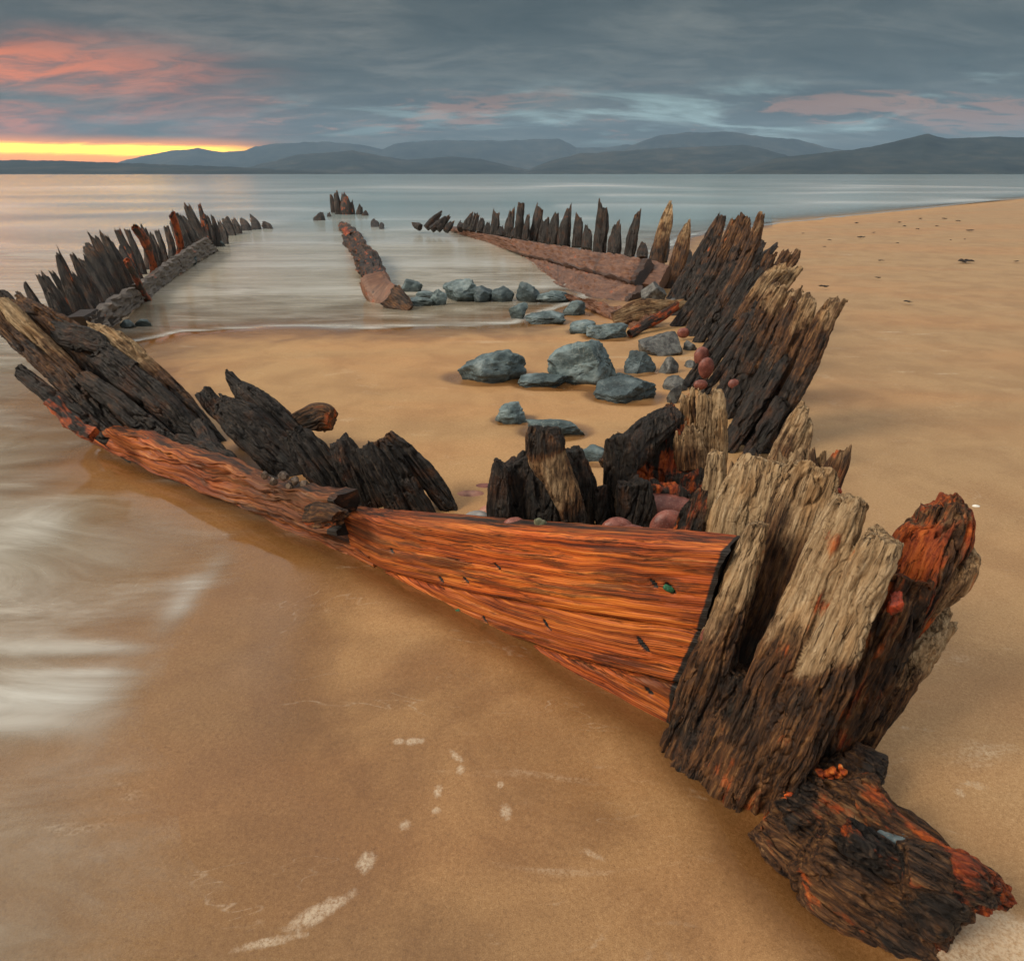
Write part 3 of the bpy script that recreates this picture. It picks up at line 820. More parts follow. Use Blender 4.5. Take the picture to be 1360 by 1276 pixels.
# --- far left row of ribs, (base, tip, width)
for bx, by, tx, ty, w, ru in [
    (341, 302, 334, 291, 9, 0), (327, 304, 321, 293, 10, 0), (316, 308, 310, 292, 8, 0), (306, 310, 299, 292, 11, 0), (357, 301, 350, 297, 8, 0),
    (298, 313, 292, 298, 9, 0), (290, 316, 282, 287, 8, 0), (282, 317, 274, 288, 8, 0), (279, 325, 265, 273, 8, .55), (270, 319, 249, 275, 12, .1), (262, 322, 246, 291, 10, 0),
    (254, 324, 235, 284, 11, .3), (247, 329, 228, 296, 10, .1), (230, 333, 221, 303, 8, .3), (219, 338, 209, 308, 8, 0), (211, 342, 201, 312, 8, .1), (203, 345, 194, 309, 13, .35),
    (190, 352, 169, 306, 8, .3), (184, 358, 157, 308, 9, .5), (180, 364, 160, 330, 11, .15), (172, 368, 148, 322, 9, 0), (166, 373, 139, 315, 15, .1), (158, 377, 127, 319, 15, 0),
    (150, 383, 117, 331, 15, .05), (141, 388, 112, 350, 12, 0), (133, 394, 104, 352, 11, 0), (127, 400, 97, 340, 11, .1), (127, 412, 97, 366, 13, .1), (120, 430, 79, 350, 17, .25),
    (110, 428, 71, 364, 7, .45), (98, 438, 56, 367, 19, .15), (92, 442, 66, 388, 12, .1), (65, 432, 34, 380, 13, 0), (46, 415, 24, 388, 8, 0)]:
    by += 12 if bx < 300 else 3
    mx, my = (bx + tx) / 2 + 1.5, (by + ty) / 2
    timber('rib', [(bx, by, w * 1.3), (mx, my, w * random.uniform(1.0, 1.25)), (tx, ty, w * random.uniform(.45, .95))], S, dy=.015, na=24, ns=24, jag=random.uniform(.4, 1.1), comb=.2,
           groove=.24, lump=.08, bleach=(-.2, .1), rust=ru * .75, th=.8)
# loose-hung frames in front of the left inner plank
timber('rib', [(206, 374, 12), (203, 350, 8), (191, 318, 11), (179, 302, 9)], S, dy=-.10, na=24, ns=24, jag=.4, bleach=(.0, .1), rust=.6, lump=.12)
timber('rib', [(241, 346, 13), (240, 330, 9), (236, 308, 9), (229, 285, 8)], S, dy=-.05, na=24, ns=24, jag=.4, bleach=(0, .1), rust=.6, lump=.12)
timber('rib', [(195, 399, 10), (189, 386, 7), (178, 364, 8), (168, 346, 8)], S, dy=-.13, na=24, ns=24, jag=.3, bleach=(0, .1), rust=.55, lump=.12)
LW = [(G(152, 442).x, G(152, 442).y), (G(210, 385).x, G(210, 385).y), (G(262, 350).x, G(262, 350).y), (G(330, 311).x, G(330, 311).y)]
plank('inner_plank', [(131, 448), (160, 426), (192, 400)], [(118, 421), (148, 400), (178, 381)], S, line=LW, thick=.07, nu=60, nv=14, mat='ceil', rag=.10, rough=.02, label='pale wet inner plank at the foot of the left ribs, nearest of three')
plank('inner_plank', [(190, 402), (220, 378), (246, 359)], [(182, 379), (204, 364), (234, 341)], S, line=LW, thick=.07, nu=60, nv=14, mat='ceil', rag=.14, rough=.02)
plank('inner_plank', [(242, 361), (266, 346), (290, 333)], [(236, 341), (254, 328), (276, 315)], S, line=LW, thick=.07, nu=60, nv=14, mat='ceil', rag=.14, rough=.02)
plank('inner_plank', [(132, 447), (150, 434), (146, 442), (126, 456)][:2] + [(165, 424)], [(112, 420), (122, 415), (130, 410)], S, line=LW, thick=.16, nu=20, nv=8, mat='ceil', rag=.03, dark_amt=lambda u, v: 1.)

# --- far right row of ribs
for bx, by, tx, ty, w, ru in [
    (558, 302, 549, 298, 8, 0), (566, 303, 585, 284, 9, 0), (573, 305, 592, 290, 8, 0), (581, 305, 594, 289, 9, 0), (592, 307, 600, 295, 8, 0), (612, 305, 613, 297, 9, 0),
    (618, 306, 625, 285, 9, 0), (627, 308, 633, 286, 9, 0), (637, 310, 641, 291, 10, 0), (646, 312, 648, 297, 8, 0), (656, 314, 659, 284, 11, 0), (664, 315, 665, 305, 9, 0),
    (674, 315, 679, 282, 11, 0), (682, 317, 683, 306, 8, 0), (688, 319, 692, 272, 11, .05), (696, 322, 702, 287, 8, 0), (700, 322, 700, 305, 9, 0), (708, 321, 717, 279, 13, .05),
    (721, 323, 724, 294, 12, 0), (733, 325, 737, 287, 13, .1), (747, 327, 754, 280, 14, .3), (752, 327, 754, 316, 9, 0), (766, 328, 769, 291, 13, .05), (779, 331, 781, 304, 13, .05),
    (796, 336, 801, 276, 16, .1), (815, 338, 819, 300, 16, .05), (835, 341, 847, 283, 13, .05), (853, 344, 854, 326, 13, 0), (880, 347, 886, 316, 11, 0), (911, 358, 916, 336, 10, 0)]:
    timber('rib', [(bx, by, w), ((bx + tx) / 2, (by + ty) / 2, w * 1.05), (tx, ty, w * random.uniform(.45, .85))], S, Y=G(bx, by + 8).y * 1.0, dy=.2, na=24, ns=22, jag=.7, comb=.1,
           groove=.22, lump=.08, bleach=(-.25, .14), rust=ru, th=.9, bury=False)
timber('rib', [(862, 392, 20), (871, 350, 20), (879, 318, 18), (886, 292, 16), (891, 272, 6)], S, Y=11.0, dy=.3, na=32, ns=34, jag=.5, bleach=(-.2, .75), th=.8)
timber('rib', [(884, 398, 17), (896, 362, 18), (904, 335, 19), (909, 312, 15), (912, 297, 7)], S, Y=10.4, dy=.3, na=32, ns=34, jag=.5, bleach=(.1, .5), th=.8)

# --- right inner planks: they lie on the sloping inside of the hull
def g3(px, py, z=0.0):
    p = G(px, py, z); return (px, py, p.y)
plank('inner_plank', [(600, 313, 22.0), (640, 324, 18.4), (690, 337, 15.0), (750, 351, 12.3), (800, 364, 10.75), (842, 376, 9.75)],
      [(572, 304, 24.0), (604, 304, 21.0), (664, 314, 16.9), (738, 325, 14.1), (788, 333, 12.3), (862, 343, 10.2)], S, thick=.14, nu=130, nv=22, rag=.04, rough=.016, mat='inner', edge=2, dark_amt=lambda u, v: .75 * (v < .08) + .8 * (u > .97) + .5 * (abs(u - .78) < .006) + .4 * (abs(v - .55) < .02) * (u < .6),
      label='upper reddish sand-dusted inner plank below the right ribs')
plank('inner_plank', [(640, 336, 17.0), (690, 358, 13.4), (740, 381, 10.8), (788, 397, 9.6), (829, 405, 9.2)],
      [(600, 314, 21.8), (660, 330, 17.0), (730, 348, 13.2), (796, 365, 10.9), (856, 380, 9.7)], S, thick=.14, nu=130, nv=22, rag=.04, rough=.016, mat='inner', edge=2, dark_amt=lambda u, v: .6 * (v < .07) + .8 * (u > .97) + .5 * (abs(u - .55) < .006),
      label='lower reddish inner plank with a square sawn end')
plank('inner_plank', [(848, 376, 9.9), (876, 379, 9.75)], [(866, 344, 10.5), (889, 350, 10.25)], S, thick=.2, nu=30, nv=14, rag=.03, rough=.01, mat='inner', edge=2)
plank('inner_plank', [g3(752, 397, .03), g3(800, 420, .03), g3(840, 440, .03)], [g3(742, 386, .10), g3(800, 402, .14), g3(872, 416, .18)], S, thick=.10, nu=70, nv=14, rag=.08, rough=.02, mat='inner', edge=2)
timber('inner_plank', [(815, 425, 20), (850, 413, 26), (885, 409, 18), (908, 404, 10)], S, Y=7.55, dy=.25, th=.35, bleach=(.45, .6), rust=.25, bury=False, jag=.6, lump=.1)
timber('inner_plank', [(836, 444, 10), (856, 432, 12), (880, 419, 12), (900, 405, 9)], S, Y=7.1, dy=.6, th=.6, bleach=(.1, .3), rust=.5, bury=False, jag=.3)

# --- right near ribs, far to near
for pts, b, ru, cb in [
    ([(893, 398, 16), (908, 372, 17), (921, 352, 12)], (.0, .1), .0, .1),
    ([(900, 408, 17), (926, 352, 20), (943, 318, 18), (957, 291, 12)], (-.1, .2), .1, .2),
    ([(906, 420, 15), (935, 362, 15), (950, 322, 13), (961, 287, 9)], (-.1, .25), .25, .2),
    ([(897, 436, 15), (920, 405, 18), (948, 360, 18), (968, 318, 17), (978, 292, 14)], (-.1, .35), .2, .35),
    ([(914, 445, 16), (945, 400, 18), (970, 355, 18), (986, 318, 17), (990, 291, 15)], (-.1, .3), .1, .4),
    ([(924, 458, 14), (956, 410, 16), (985, 358, 17), (1001, 320, 17), (1010, 286, 10)], (-.1, .4), .15, .25),
    ([(975, 378, 14), (1000, 345, 13), (1014, 322, 8)], (-.2, .0), 0, .1),
    ([(985, 372, 12), (1010, 345, 12), (1032, 326, 6)], (-.2, .0), 0, .1),
    ([(944, 462, 13), (980, 415, 17), (1006, 374, 18), (1024, 338, 15)], (-.1, .35), .2, .35),
    ([(956, 462, 12), (992, 420, 14), (1022, 374, 15), (1046, 335, 14)], (0, .35), .05, .35),
    ([(968, 462, 12), (1010, 412, 13), (1035, 374, 13), (1060, 335, 11)], (0, .4), .05, .3),
    ([(940, 492, 14), (966, 448, 17), (1000, 396, 18), (1022, 366, 16), (1042, 357, 15)], (-.1, .75), .15, .3),
    ([(964, 488, 13), (1002, 432, 16), (1036, 384, 17), (1058, 356, 15)], (-.1, .7), .1, .35),
    ([(905, 520, 11), (928, 488, 12), (955, 448, 12), (972, 424, 9)], (-.15, .0), 0, .1),
    ([(917, 524, 12), (945, 486, 13), (972, 446, 13), (990, 418, 10)], (-.1, .05), 0, .1),
    ([(930, 530, 12), (958, 492, 13), (985, 452, 14), (1006, 420, 11)], (-.1, .1), .1, .1),
    ([(945, 538, 13), (976, 490, 16), (1000, 452, 16)], (-.1, .05), .05, .1),
    ([(955, 560, 26), (985, 500, 36), (1010, 450, 46), (1030, 408, 44), (1042, 388, 40)], (-.35, .55), .0, .18),
    ([(968, 585, 18), (1005, 520, 22), (1038, 450, 20), (1056, 400, 15)], (-.2, .3), .25, .15),
    ([(985, 596, 20), (1020, 530, 25), (1050, 462, 24), (1070, 415, 22), (1076, 397, 18)], (-.15, .6), .05, .15),
    ([(962, 606, 22), (985, 568, 24), (1010, 526, 24), (1046, 476, 14)], (-.2, .0), .0, .05),
    ([(1005, 606, 24), (1035, 552, 28), (1068, 490, 29), (1092, 430, 28), (1110, 398, 24)], (-.2, .62), .0, .2),
    ([(985, 622, 22), (1010, 582, 24), (1040, 530, 22)], (-.3, -.1), .0, .05)]:
    timber('rib', pts, S, dy=.06, na=44, ns=46, jag=.45, comb=cb, groove=.26, K=2.8, bleach=b, rust=ru, th=.85, lump=.05, vox=.0085, crack=.028, spacing=15)
for pts, YY in [([(880, 470, 30), (905, 428, 40), (930, 385, 40), (948, 345, 30)], 8.1), ([(905, 490, 30), (935, 440, 44), (962, 395, 44), (985, 350, 34)], 7.0),
                ([(925, 515, 34), (958, 465, 46), (988, 415, 46), (1010, 372, 36)], 6.2), ([(945, 560, 34), (975, 505, 46), (1000, 455, 50), (1018, 415, 40)], 5.3), ([(965, 600, 40), (1000, 545, 50), (1028, 500, 46), (1045, 470, 30)], 4.6)]:
    timber('rib', pts, S, Y=YY, dy=.4, na=48, ns=46, jag=.5, comb=.3, groove=.28, K=4, bleach=(-.3, .0), th=.3, lump=.05, vox=.009, crack=.028, spacing=15)
timber('rib', [(1018, 640, 20), (1042, 590, 24), (1060, 556, 22), (1070, 538, 14)], S, dy=.04, na=44, ns=40, jag=.3, comb=.2, groove=.22, bleach=(.3, .7), vox=.007, crack=.024)
timber('rib', [(1040, 640, 30), (1056, 600, 32), (1064, 572, 30), (1066, 556, 22)], S, dy=.04, na=44, ns=40, jag=.2, groove=.22, bleach=(.4, .7), vox=.007, crack=.024)

# --- inner right frames behind the plank (pale fluted heads, black burnt block)
timber('frame_head', [(952, 680, 22), (954, 620, 22), (955, 560, 21), (956, 521, 15)], S, Y=2.9, dy=.05, na=48, ns=48, jag=.4, groove=.3, bleach=(.35, .85), rust=.1, vox=.005, crack=.018, spacing=24)
timber('frame_head', [(934, 680, 26), (935, 620, 26), (937, 560, 24), (938, 526, 20)], S, Y=2.92, dy=.05, na=48, ns=48, jag=.5, comb=.15, groove=.32, bleach=(.25, .75), rust=.2, vox=.005, crack=.018, spacing=24)
timber('frame_head', [(912, 660, 26), (913, 610, 26), (914, 560, 22), (914, 524, 18)], S, Y=2.98, dy=.05, na=48, ns=48, jag=.5, comb=.25, groove=.32, bleach=(.2, .6), rust=.3, vox=.005, crack=.018, spacing=24)
timber('frame_head', [(894, 660, 28), (893, 610, 28), (890, 570, 24), (887, 540, 16)], S, Y=2.95, dy=.05, na=48, ns=48, jag=.5, groove=.3, bleach=(.0, .35), rust=.45, vox=.005, crack=.018, spacing=24)
timber('frame_head', [(918, 622, 44), (916, 596, 42), (914, 574, 36)], S, Y=2.75, dy=.0, na=48, ns=40, jag=.4, comb=.25, groove=.3, bleach=(.35, .6), rust=.15, bury=False, th=.4, vox=.005, crack=.018, spacing=24)
def kn(pts, Y, dy, bf, rust=.05, **kw):
    kw = dict(dict(na=90, ns=90, groove=.14, K=2.4, lump=.10, sq=2.6, th=.75, jag=.2), **kw)
    timber('knee', pts, None, Y=Y, dy=dy, collect=ST, rust=rust, bleach=bf, **kw)
ST = []
kn([(824, 730, 36), (824, 660, 38), (822, 610, 38), (818, 580, 30)], 2.55, .05, lambda f, cx: -.3)
kn([(812, 626, 40), (842, 592, 44), (868, 568, 38), (898, 548, 26)], 2.66, .2, lambda f, cx: -.25 + .25 * f, rust=.1, bury=False, lump=.14)
kn([(804, 735, 22), (801, 690, 22), (797, 646, 16)], 2.4, .05, lambda f, cx: -.1)
kn([(846, 730, 50), (843, 680, 50), (840, 640, 40)], 2.38, .03, lambda f, cx: -.25, rust=.1)
kn([(868, 730, 90), (868, 670, 90), (872, 610, 76), (880, 566, 50)], 2.80, .05, lambda f, cx: -.05, rust=.6, th=.5)
kn([(888, 720, 60), (888, 680, 60), (886, 644, 50)], 2.52, .03, lambda f, cx: .0, rust=.55, lump=.16)
kn([(914, 700, 60), (910, 660, 56), (906, 628, 50)], 2.72, .03, lambda f, cx: -.05, rust=.5, lump=.14, th=.5)
mass('frame_head', ST, S, .0052, (850, 720, 2.6), (870, 560, 2.8), crack=.015, spacing=20, seed=8, label='charred black block with rust red hollows behind the orange plank')
timber('frame_head', [(938, 740, 24), (944, 690, 28), (949, 640, 27), (952, 600, 22)], S, Y=2.15, dy=.06, na=56, ns=56, jag=.3, groove=.26, bleach=(.2, .85), edgebleach=.2, vox=.005, crack=.018, spacing=24)
timber('frame_head', [(904, 740, 34), (912, 710, 36), (922, 680, 32), (933, 652, 12)], S, Y=2.05, dy=.06, na=56, ns=50, jag=.2, groove=.2, bleach=(-.2, .25), rust=.45, th=.35, vox=.005, crack=.018, spacing=24)

# --- the stump behind the plank
ST = []
kn([(672, 730, 36), (667, 690, 38), (664, 650, 34), (668, 618, 22)], 2.36, .05, lambda f, cx: -.25)
kn([(716, 740, 90), (712, 690, 88), (704, 650, 78), (698, 606, 60)], 2.44, .08, lambda f, cx: -.15 + .15 * (1 - f), rust=.12)
kn([(766, 740, 42), (767, 690, 44), (765, 640, 46), (755, 596, 36)], 2.42, .08, lambda f, cx: -.3, rust=.15)
kn([(772, 716, 22), (760, 676, 32), (742, 636, 40), (726, 606, 48), (722, 584, 48), (722, 568, 38)], 2.27, .08, lambda f, cx: .0 + .52 * sm1(f, .15, .4) - .45 * sm1(f, .74, .84), bury=False, lump=.07)
mass('knee', ST, S, .0048, (712, 720, 2.4), (722, 560, 2.45), crack=.014, spacing=22, seed=5, label='stout stump, pale curved middle between black charred sides')
# --- left near timbers leaning out over the water
for pts, Y, dy, b, ru, th in [
    ([(200, 592, 18), (120, 525, 22), (60, 465, 22), (2, 388, 12)], 4.35, .45, (-.2, .15), 0, .8),
    ([(235, 600, 26), (165, 525, 34), (110, 462, 38), (60, 425, 34), (18, 400, 20)], 4.15, .35, (-.15, .35), 0, .7),
    ([(150, 470, 16), (122, 452, 30), (96, 447, 34), (72, 436, 24)], 4.25, .15, (-.5, -.3), 0, .7),
    ([(210, 600, 22), (130, 530, 24), (70, 470, 24), (25, 425, 22), (2, 401, 14)], 3.95, .4, (.0, .72), 0, .8),
    ([(185, 600, 20), (110, 530, 24), (55, 480, 24), (10, 440, 20), (-6, 412, 14)], 3.9, .4, (-.1, .35), 0, .8),
    ([(160, 596, 18), (100, 548, 22), (60, 520, 22), (26, 492, 18)], 3.85, .25, (-.3, -.1), .05, .7),
    ([(285, 606, 26), (220, 540, 36), (170, 500, 36), (130, 470, 26)], 3.95, .3, (-.4, -.1), .05, .8),
    ([(290, 590, 22), (245, 545, 34), (195, 500, 42), (150, 458, 36), (118, 440, 20)], 4.05, .35, (-.1, .85), 0, .55),
    ([(255, 612, 24), (200, 570, 26), (150, 530, 26), (110, 500, 20)], 3.8, .3, (-.2, .1), .0, .8)]:
    timber('rib', pts, S, Y=Y, dy=dy, na=56, ns=64, jag=.35, comb=.08, groove=.2, K=2.6, bleach=b, rust=ru, th=th, lump=.05, bury=True, vox=.006, crack=.024)
timber('hawser_iron', [(68, 533, 16), (85, 550, 15), (103, 566, 17), (124, 578, 15)], S, Y=3.72, dy=-.15, na=40, ns=50, jag=.1, groove=.12, bleach=(-.3, -.2), rust=.5, lump=.30, bury=False)

for pts, Y, dy in [([(150, 588, 16), (230, 606, 22), (320, 632, 24), (400, 655, 20)], 3.95, -1.05), ([(235, 585, 20), (275, 600, 26), (318, 622, 22)], 3.75, -.45), ([(262, 560, 16), (280, 592, 22), (305, 622, 20)], 3.9, -.55)]:
    timber('inner_plank', pts, S, Y=Y, dy=dy, na=44, ns=50, jag=.3, groove=.2, K=2.6, bleach=(-.25, -.15), rust=.1, th=.7, lump=.12, bury=False, vox=.006, crack=.02)
# --- charred cluster
for pts, Y, dy, b, ru, th, lp in [
    ([(330, 590, 22), (305, 560, 26), (285, 540, 26), (268, 518, 20)], 3.95, .1, (-.3, -.2), 0, .8, .14),
    ([(420, 610, 34), (375, 565, 38), (335, 530, 34), (312, 508, 16), (304, 494, 7)], 3.75, .2, (-.3, .0), 0, .8, .08),
    ([(405, 650, 44), (365, 600, 52), (325, 562, 50), (290, 538, 26)], 3.55, .2, (-.25, .05), 0, .8, .1),
    ([(478, 700, 30), (440, 640, 44), (410, 598, 44), (390, 574, 28)], 3.2, .15, (-.3, -.05), 0, .8, .06),
    ([(505, 700, 34), (478, 640, 36), (460, 606, 36), (450, 586, 26)], 3.12, .1, (-.35, -.05), .2, .8, .06),
    ([(548, 712, 28), (515, 650, 30), (495, 612, 30), (484, 593, 24)], 2.98, .1, (-.25, .0), .1, .8, .05),
    ([(580, 712, 26), (548, 655, 28), (520, 610, 28), (500, 588, 22)], 3.0, .12, (-.2, .05), .05, .8, .05),
    ([(612, 706, 18), (580, 650, 26), (545, 608, 28), (512, 582, 24)], 3.06, .14, (-.2, .05), .0, .8, .05)]:
    timber('rib', pts, S, Y=Y, dy=dy, na=60, ns=60, jag=.25, comb=.08, groove=.18, K=2.4, bleach=b, rust=ru, th=th, lump=lp, vox=.005, crack=.02, spacing=24)

# --- outer planking, three strakes plus the broken upper strake
TOP = [(452, 684), (500, 689), (560, 695), (640, 702), (760, 712), (870, 721), (966, 733)]
S1 = [(470, 738), (510, 758), (560, 772), (647, 791), (740, 808), (830, 824), (932, 838)]
S2 = [(520, 766), (585, 808), (660, 838), (753, 869), (830, 889), (900, 906)]
BOT = [(520, 770), (585, 806), (650, 838), (740, 890), (800, 922), (893, 972)]
def dark_end(u, v): return .9 * max(0, (u - .972) / .02) if u > .972 else .12 * (v < .04)
HO = [(660, 752), (618, 770), (612, 814), (645, 823), (726, 830), (854, 856, .016), (744, 883), (521, 732), (464, 736), (554, 788), (861, 918), (868, 775), (890, 781), (585, 770)]
plank('outer_plank', S1, TOP, S, line=HULL, thick=.11, nu=300, nv=40, holes=HO, dark_amt=dark_end, label='top orange bow plank with fine wavy grain', rough=.0028, brown=lambda u, v: .45 * max(0, 1 - u * 2.6))
plank('outer_plank', [(450, 745), (520, 772), (585, 810), (660, 840), (753, 871), (830, 891), (900, 908)], [(445, 730)] + [(x, y + 3) for x, y in S1[1:]], S, line=HULL, thick=.11, nu=280, brown=.12, nv=30, holes=HO, dark_amt=dark_end, label='middle orange bow plank')
plank('outer_plank', [(500, 775), (585, 822), (650, 850), (740, 902), (800, 935), (888, 985)], [(500, 772), (585, 815), (660, 845), (753, 876), (830, 896), (899, 913)], S, line=HULL, thick=.11, nu=240, brown=.25, nv=24, holes=HO, dark_amt=dark_end, label='lowest orange bow plank, foot in the sand')
HULLB = [(x + .0, y - .02) for x, y in HULL]
plank('outer_plank', [(140, 612), (230, 650), (320, 688), (400, 722), (470, 752), (500, 770)], [(118, 582), (200, 612), (300, 652), (380, 682), (440, 716), (490, 735)], S, line=HULL, thick=.08, nu=220, nv=26, rough=.009,
      brown=lambda u, v: .9 - .3 * u, dark_amt=lambda u, v: .28 if v < .5 else .1, label='dark red lower strake towards the water')
HULLF = [(x - .005, y - .045) for x, y in HULL]
plank('outer_plank', [(122, 590), (200, 624), (260, 650), (305, 668), (360, 686), (420, 704), (450, 712)], [(124, 570), (180, 580), (245, 604), (300, 622), (330, 640), (400, 652), (448, 660)], S, line=HULLF, thick=.10, nu=240, nv=30, rag=.06, rough=.013,
      brown=lambda u, v: min(1, .15 + u * 1.1), dark_amt=lambda u, v: (.35 if v < .25 else .0) + (.6 if u > .97 else 0), label='broken brown upper strake with a splintered end')
timber('outer_plank', [(408, 684, 20), (430, 684, 30), (452, 688, 24)], S, Y=2.56, dy=-.06, na=40, ns=30, bleach=(.25, .3), rust=.35, lump=.3, bury=False, th=.7, jag=.3)
for px, py in ((612, 812), (890, 781)):
    q = wall_hit(HULL, px, py)
    v, f = rock_mesh(.022, .008, .011, px, 6, 3, .2)
    pl = [o for o in S.children if o.get('label') == 'top orange bow plank with fine wavy grain'][0] if py < 800 else [o for o in S.children if o.get('label') == 'middle orange bow plank'][0]
    mt = Matrix.Rotation(.5, 3, 'Y')
    c = link_mesh('copper_nail', [mt @ p + q + Vector((-.002, -.004, 0)) for p in v], f, M['copper'], q)
    c.parent = pl; c.location = q - WORLD[pl.name]

# --- the stem
timber('stem_post', [(885, 985, 52), (930, 880, 56), (968, 765, 54), (980, 738, 44)], S, Y=1.66, dy=.12, na=64, ns=70, jag=.2, groove=.25, sq=2.5, bleach=(-.2, .1), rust=.2, th=.8, lump=.05)
timber('stem_slab', [(968, 800, 70), (978, 735, 78), (996, 672, 76), (1010, 634, 68), (1017, 610, 54)], S, Y=1.72, dy=.14, na=110, ns=110, jag=.10, groove=.2, K=3.2, bleach=(.45, .95), th=.4, lump=.05, vox=.0036, crack=.018, spacing=26,
       label='broad pale bleached slab at the head of the stem')
timber('stem_slab', [(1000, 850, 56), (1030, 760, 66), (1056, 690, 68), (1073, 642, 66), (1081, 617, 50)], S, Y=1.58, dy=.16, na=110, ns=110, jag=.12, groove=.2, K=3.2, bleach=(-.1, .85), rust=.12, th=.42, lump=.05, vox=.0036, crack=.018, spacing=26)
timber('stem_slab', [(908, 985, 34), (945, 905, 40), (968, 815, 38), (990, 745, 36), (1008, 695, 22)], S, Y=1.50, dy=.12, na=72, ns=90, jag=.15, groove=.25, bleach=(-.25, .6), rust=.15, th=.9, lump=.05, edgebleach=.15)
ST = []
def log(pts, Y, dy, b0, b1, fa, fb, rust=.25, **kw):
    kw = dict(dict(na=110, ns=120, groove=.12, K=2.2, lump=.05, sq=2.4, th=.95, jag=.10), **kw)
    timber('stem_post', pts, None, Y=Y, dy=dy, collect=ST, rust=rust, bleach=lambda f, cx: b0 + (b1 - b0) * sm1(f + cx * .05, fa, fb), **kw)
log([(908, 992, 56), (938, 912, 58), (966, 822, 42), (986, 756, 36), (1006, 694, 26)], 1.49, .10, .24, .74, .5, .85, rust=.32)
log([(960, 1070, 66), (998, 985, 74), (1036, 892, 68), (1078, 792, 58), (1108, 712, 54), (1130, 660, 42)], 1.35, .14, .24, .68, .56, .74, rust=.30)
log([(1008, 1088, 58), (1050, 985, 72), (1092, 897, 62), (1131, 812, 50), (1160, 747, 50), (1178, 712, 42)], 1.31, .06, .24, .98, .60, .70, th=1.0, rust=.28)
log([(1050, 1052, 56), (1098, 968, 72), (1140, 892, 74), (1174, 822, 74), (1200, 762, 62)], 1.41, .09, .22, .22, .4, .9, rust=.36)
log([(1092, 1022, 54), (1136, 962, 58), (1182, 892, 62), (1218, 850, 54), (1256, 820, 30)], 1.44, .10, .26, .70, .5, .85, rust=.18, jag=.3)
log([(990, 1060, 110), (1036, 960, 180), (1086, 860, 190), (1126, 780, 140)], 1.53, .12, .15, .15, .1, .9, th=.32)
log([(1170, 850, 60), (1206, 785, 74), (1236, 725, 80), (1250, 690, 68), (1247, 668, 46)], 1.50, .08, .2, .5, .4, .95, rust=.62, lump=.09, jag=.14)
log([(1205, 812, 46), (1245, 772, 54), (1275, 745, 44), (1291, 738, 22)], 1.51, .03, .4, .6, .2, .9, rust=.18, lump=.1, bury=False)
log([(925, 1010, 60), (955, 955, 56), (985, 890, 40)], 1.44, .06, .24, .24, .1, .9, rust=.28)
log([(985, 1082, 50), (1030, 1000, 60), (1062, 930, 40)], 1.33, .03, .24, .24, .1, .9, rust=.28)
mass('stem_post', ST, S, .0034, (1000, 1060, 1.36), (1140, 735, 1.46), crack=.022, spacing=26, label='great cracked stem post of fused logs, pale at the head')
timber('stem_slab', [(1085, 700, 26), (1098, 655, 26), (1110, 622, 26), (1117, 602, 18)], S, Y=1.86, dy=.06, na=56, ns=56, jag=.5, groove=.25, bleach=(.1, .4), rust=.4, th=.7)
for px, py, w in ((990, 610, 20), (1008, 606, 18), (1040, 606, 20), (1058, 603, 26), (1075, 600, 22), (1090, 606, 18), (976, 620, 18)):
    timber('stem_slab', [(px - 8, py + 60, w), (px - 3, py + 30, w * 1.1), (px, py, w * .6)], S, Y=1.95, dy=.04, na=32, ns=30, jag=.5, groove=.2, bleach=(.2, .55), rust=.2, bury=False, lump=.15)
# red knot
v, f = rock_mesh(.022, .014, .032, 5, 5, 4, .16)
q = P(1189, 800, 1.33)
link_mesh('rust_knot', [p + q for p in v], f, M['redrust'], q, S)
v, f = rock_mesh(.03, .02, .02, 15, 5, 4, .16)
q = P(1108, 652, 1.72)
link_mesh('rust_knot', [p + q for p in v], f, M['redrust'], q, S)

# --- broken foot of the stem
ST = []
def foot(pts, Y, dy, bl=.30, rust=.26, **kw):
    kw = dict(dict(na=100, ns=100, groove=.1, K=2.2, lump=.13, sq=2.1, th=.85, jag=.08, bury=False), **kw)
    timber('stem_foot', pts, None, Y=Y, dy=dy, collect=ST, rust=rust, bleach=lambda f, cx: bl, **kw)
foot([(1020, 1084, 58), (1052, 1102, 112), (1104, 1134, 152), (1162, 1170, 166), (1212, 1198, 156), (1250, 1222, 108), (1272, 1238, 54)], 1.235, -.265, th=.68)
foot([(1060, 1100, 80), (1100, 1060, 66), (1138, 1022, 58), (1152, 994, 40)], 1.20, .16, bl=.15, rust=.15)
foot([(1140, 1030, 40), (1165, 1080, 42), (1196, 1112, 44), (1236, 1146, 54)], 1.20, -.17, bl=.18, rust=.30, lump=.2)
foot([(1195, 1150, 56), (1240, 1156, 66), (1285, 1172, 60), (1334, 1196, 36)], 1.0, -.03, bl=.2, rust=lambda f, cx: .24 + .42 * sm1(f, .2, .5), jag=.2)
foot([(1165, 1200, 66), (1203, 1236, 84), (1240, 1264, 64)], .995, -.07, bl=.16)
foot([(1010, 1092, 40), (1034, 1120, 54), (1070, 1168, 54)], 1.215, -.12, bl=.34, rust=.3)
foot([(1120, 1110, 40), (1160, 1130, 46), (1200, 1150, 40)], 1.06, -.03, bl=-.1, rust=.3, lump=.25)
foot([(1072, 1122, 70), (1118, 1166, 112), (1168, 1204, 118), (1212, 1232, 80)], 1.115, -.14, th=1.0, sq=2.0, bl=.26, lump=.16)
foot([(1200, 1168, 60), (1232, 1186, 92), (1262, 1204, 70)], 1.0, -.03, th=1.0, sq=2.0, bl=.1, rust=.3, lump=.16)
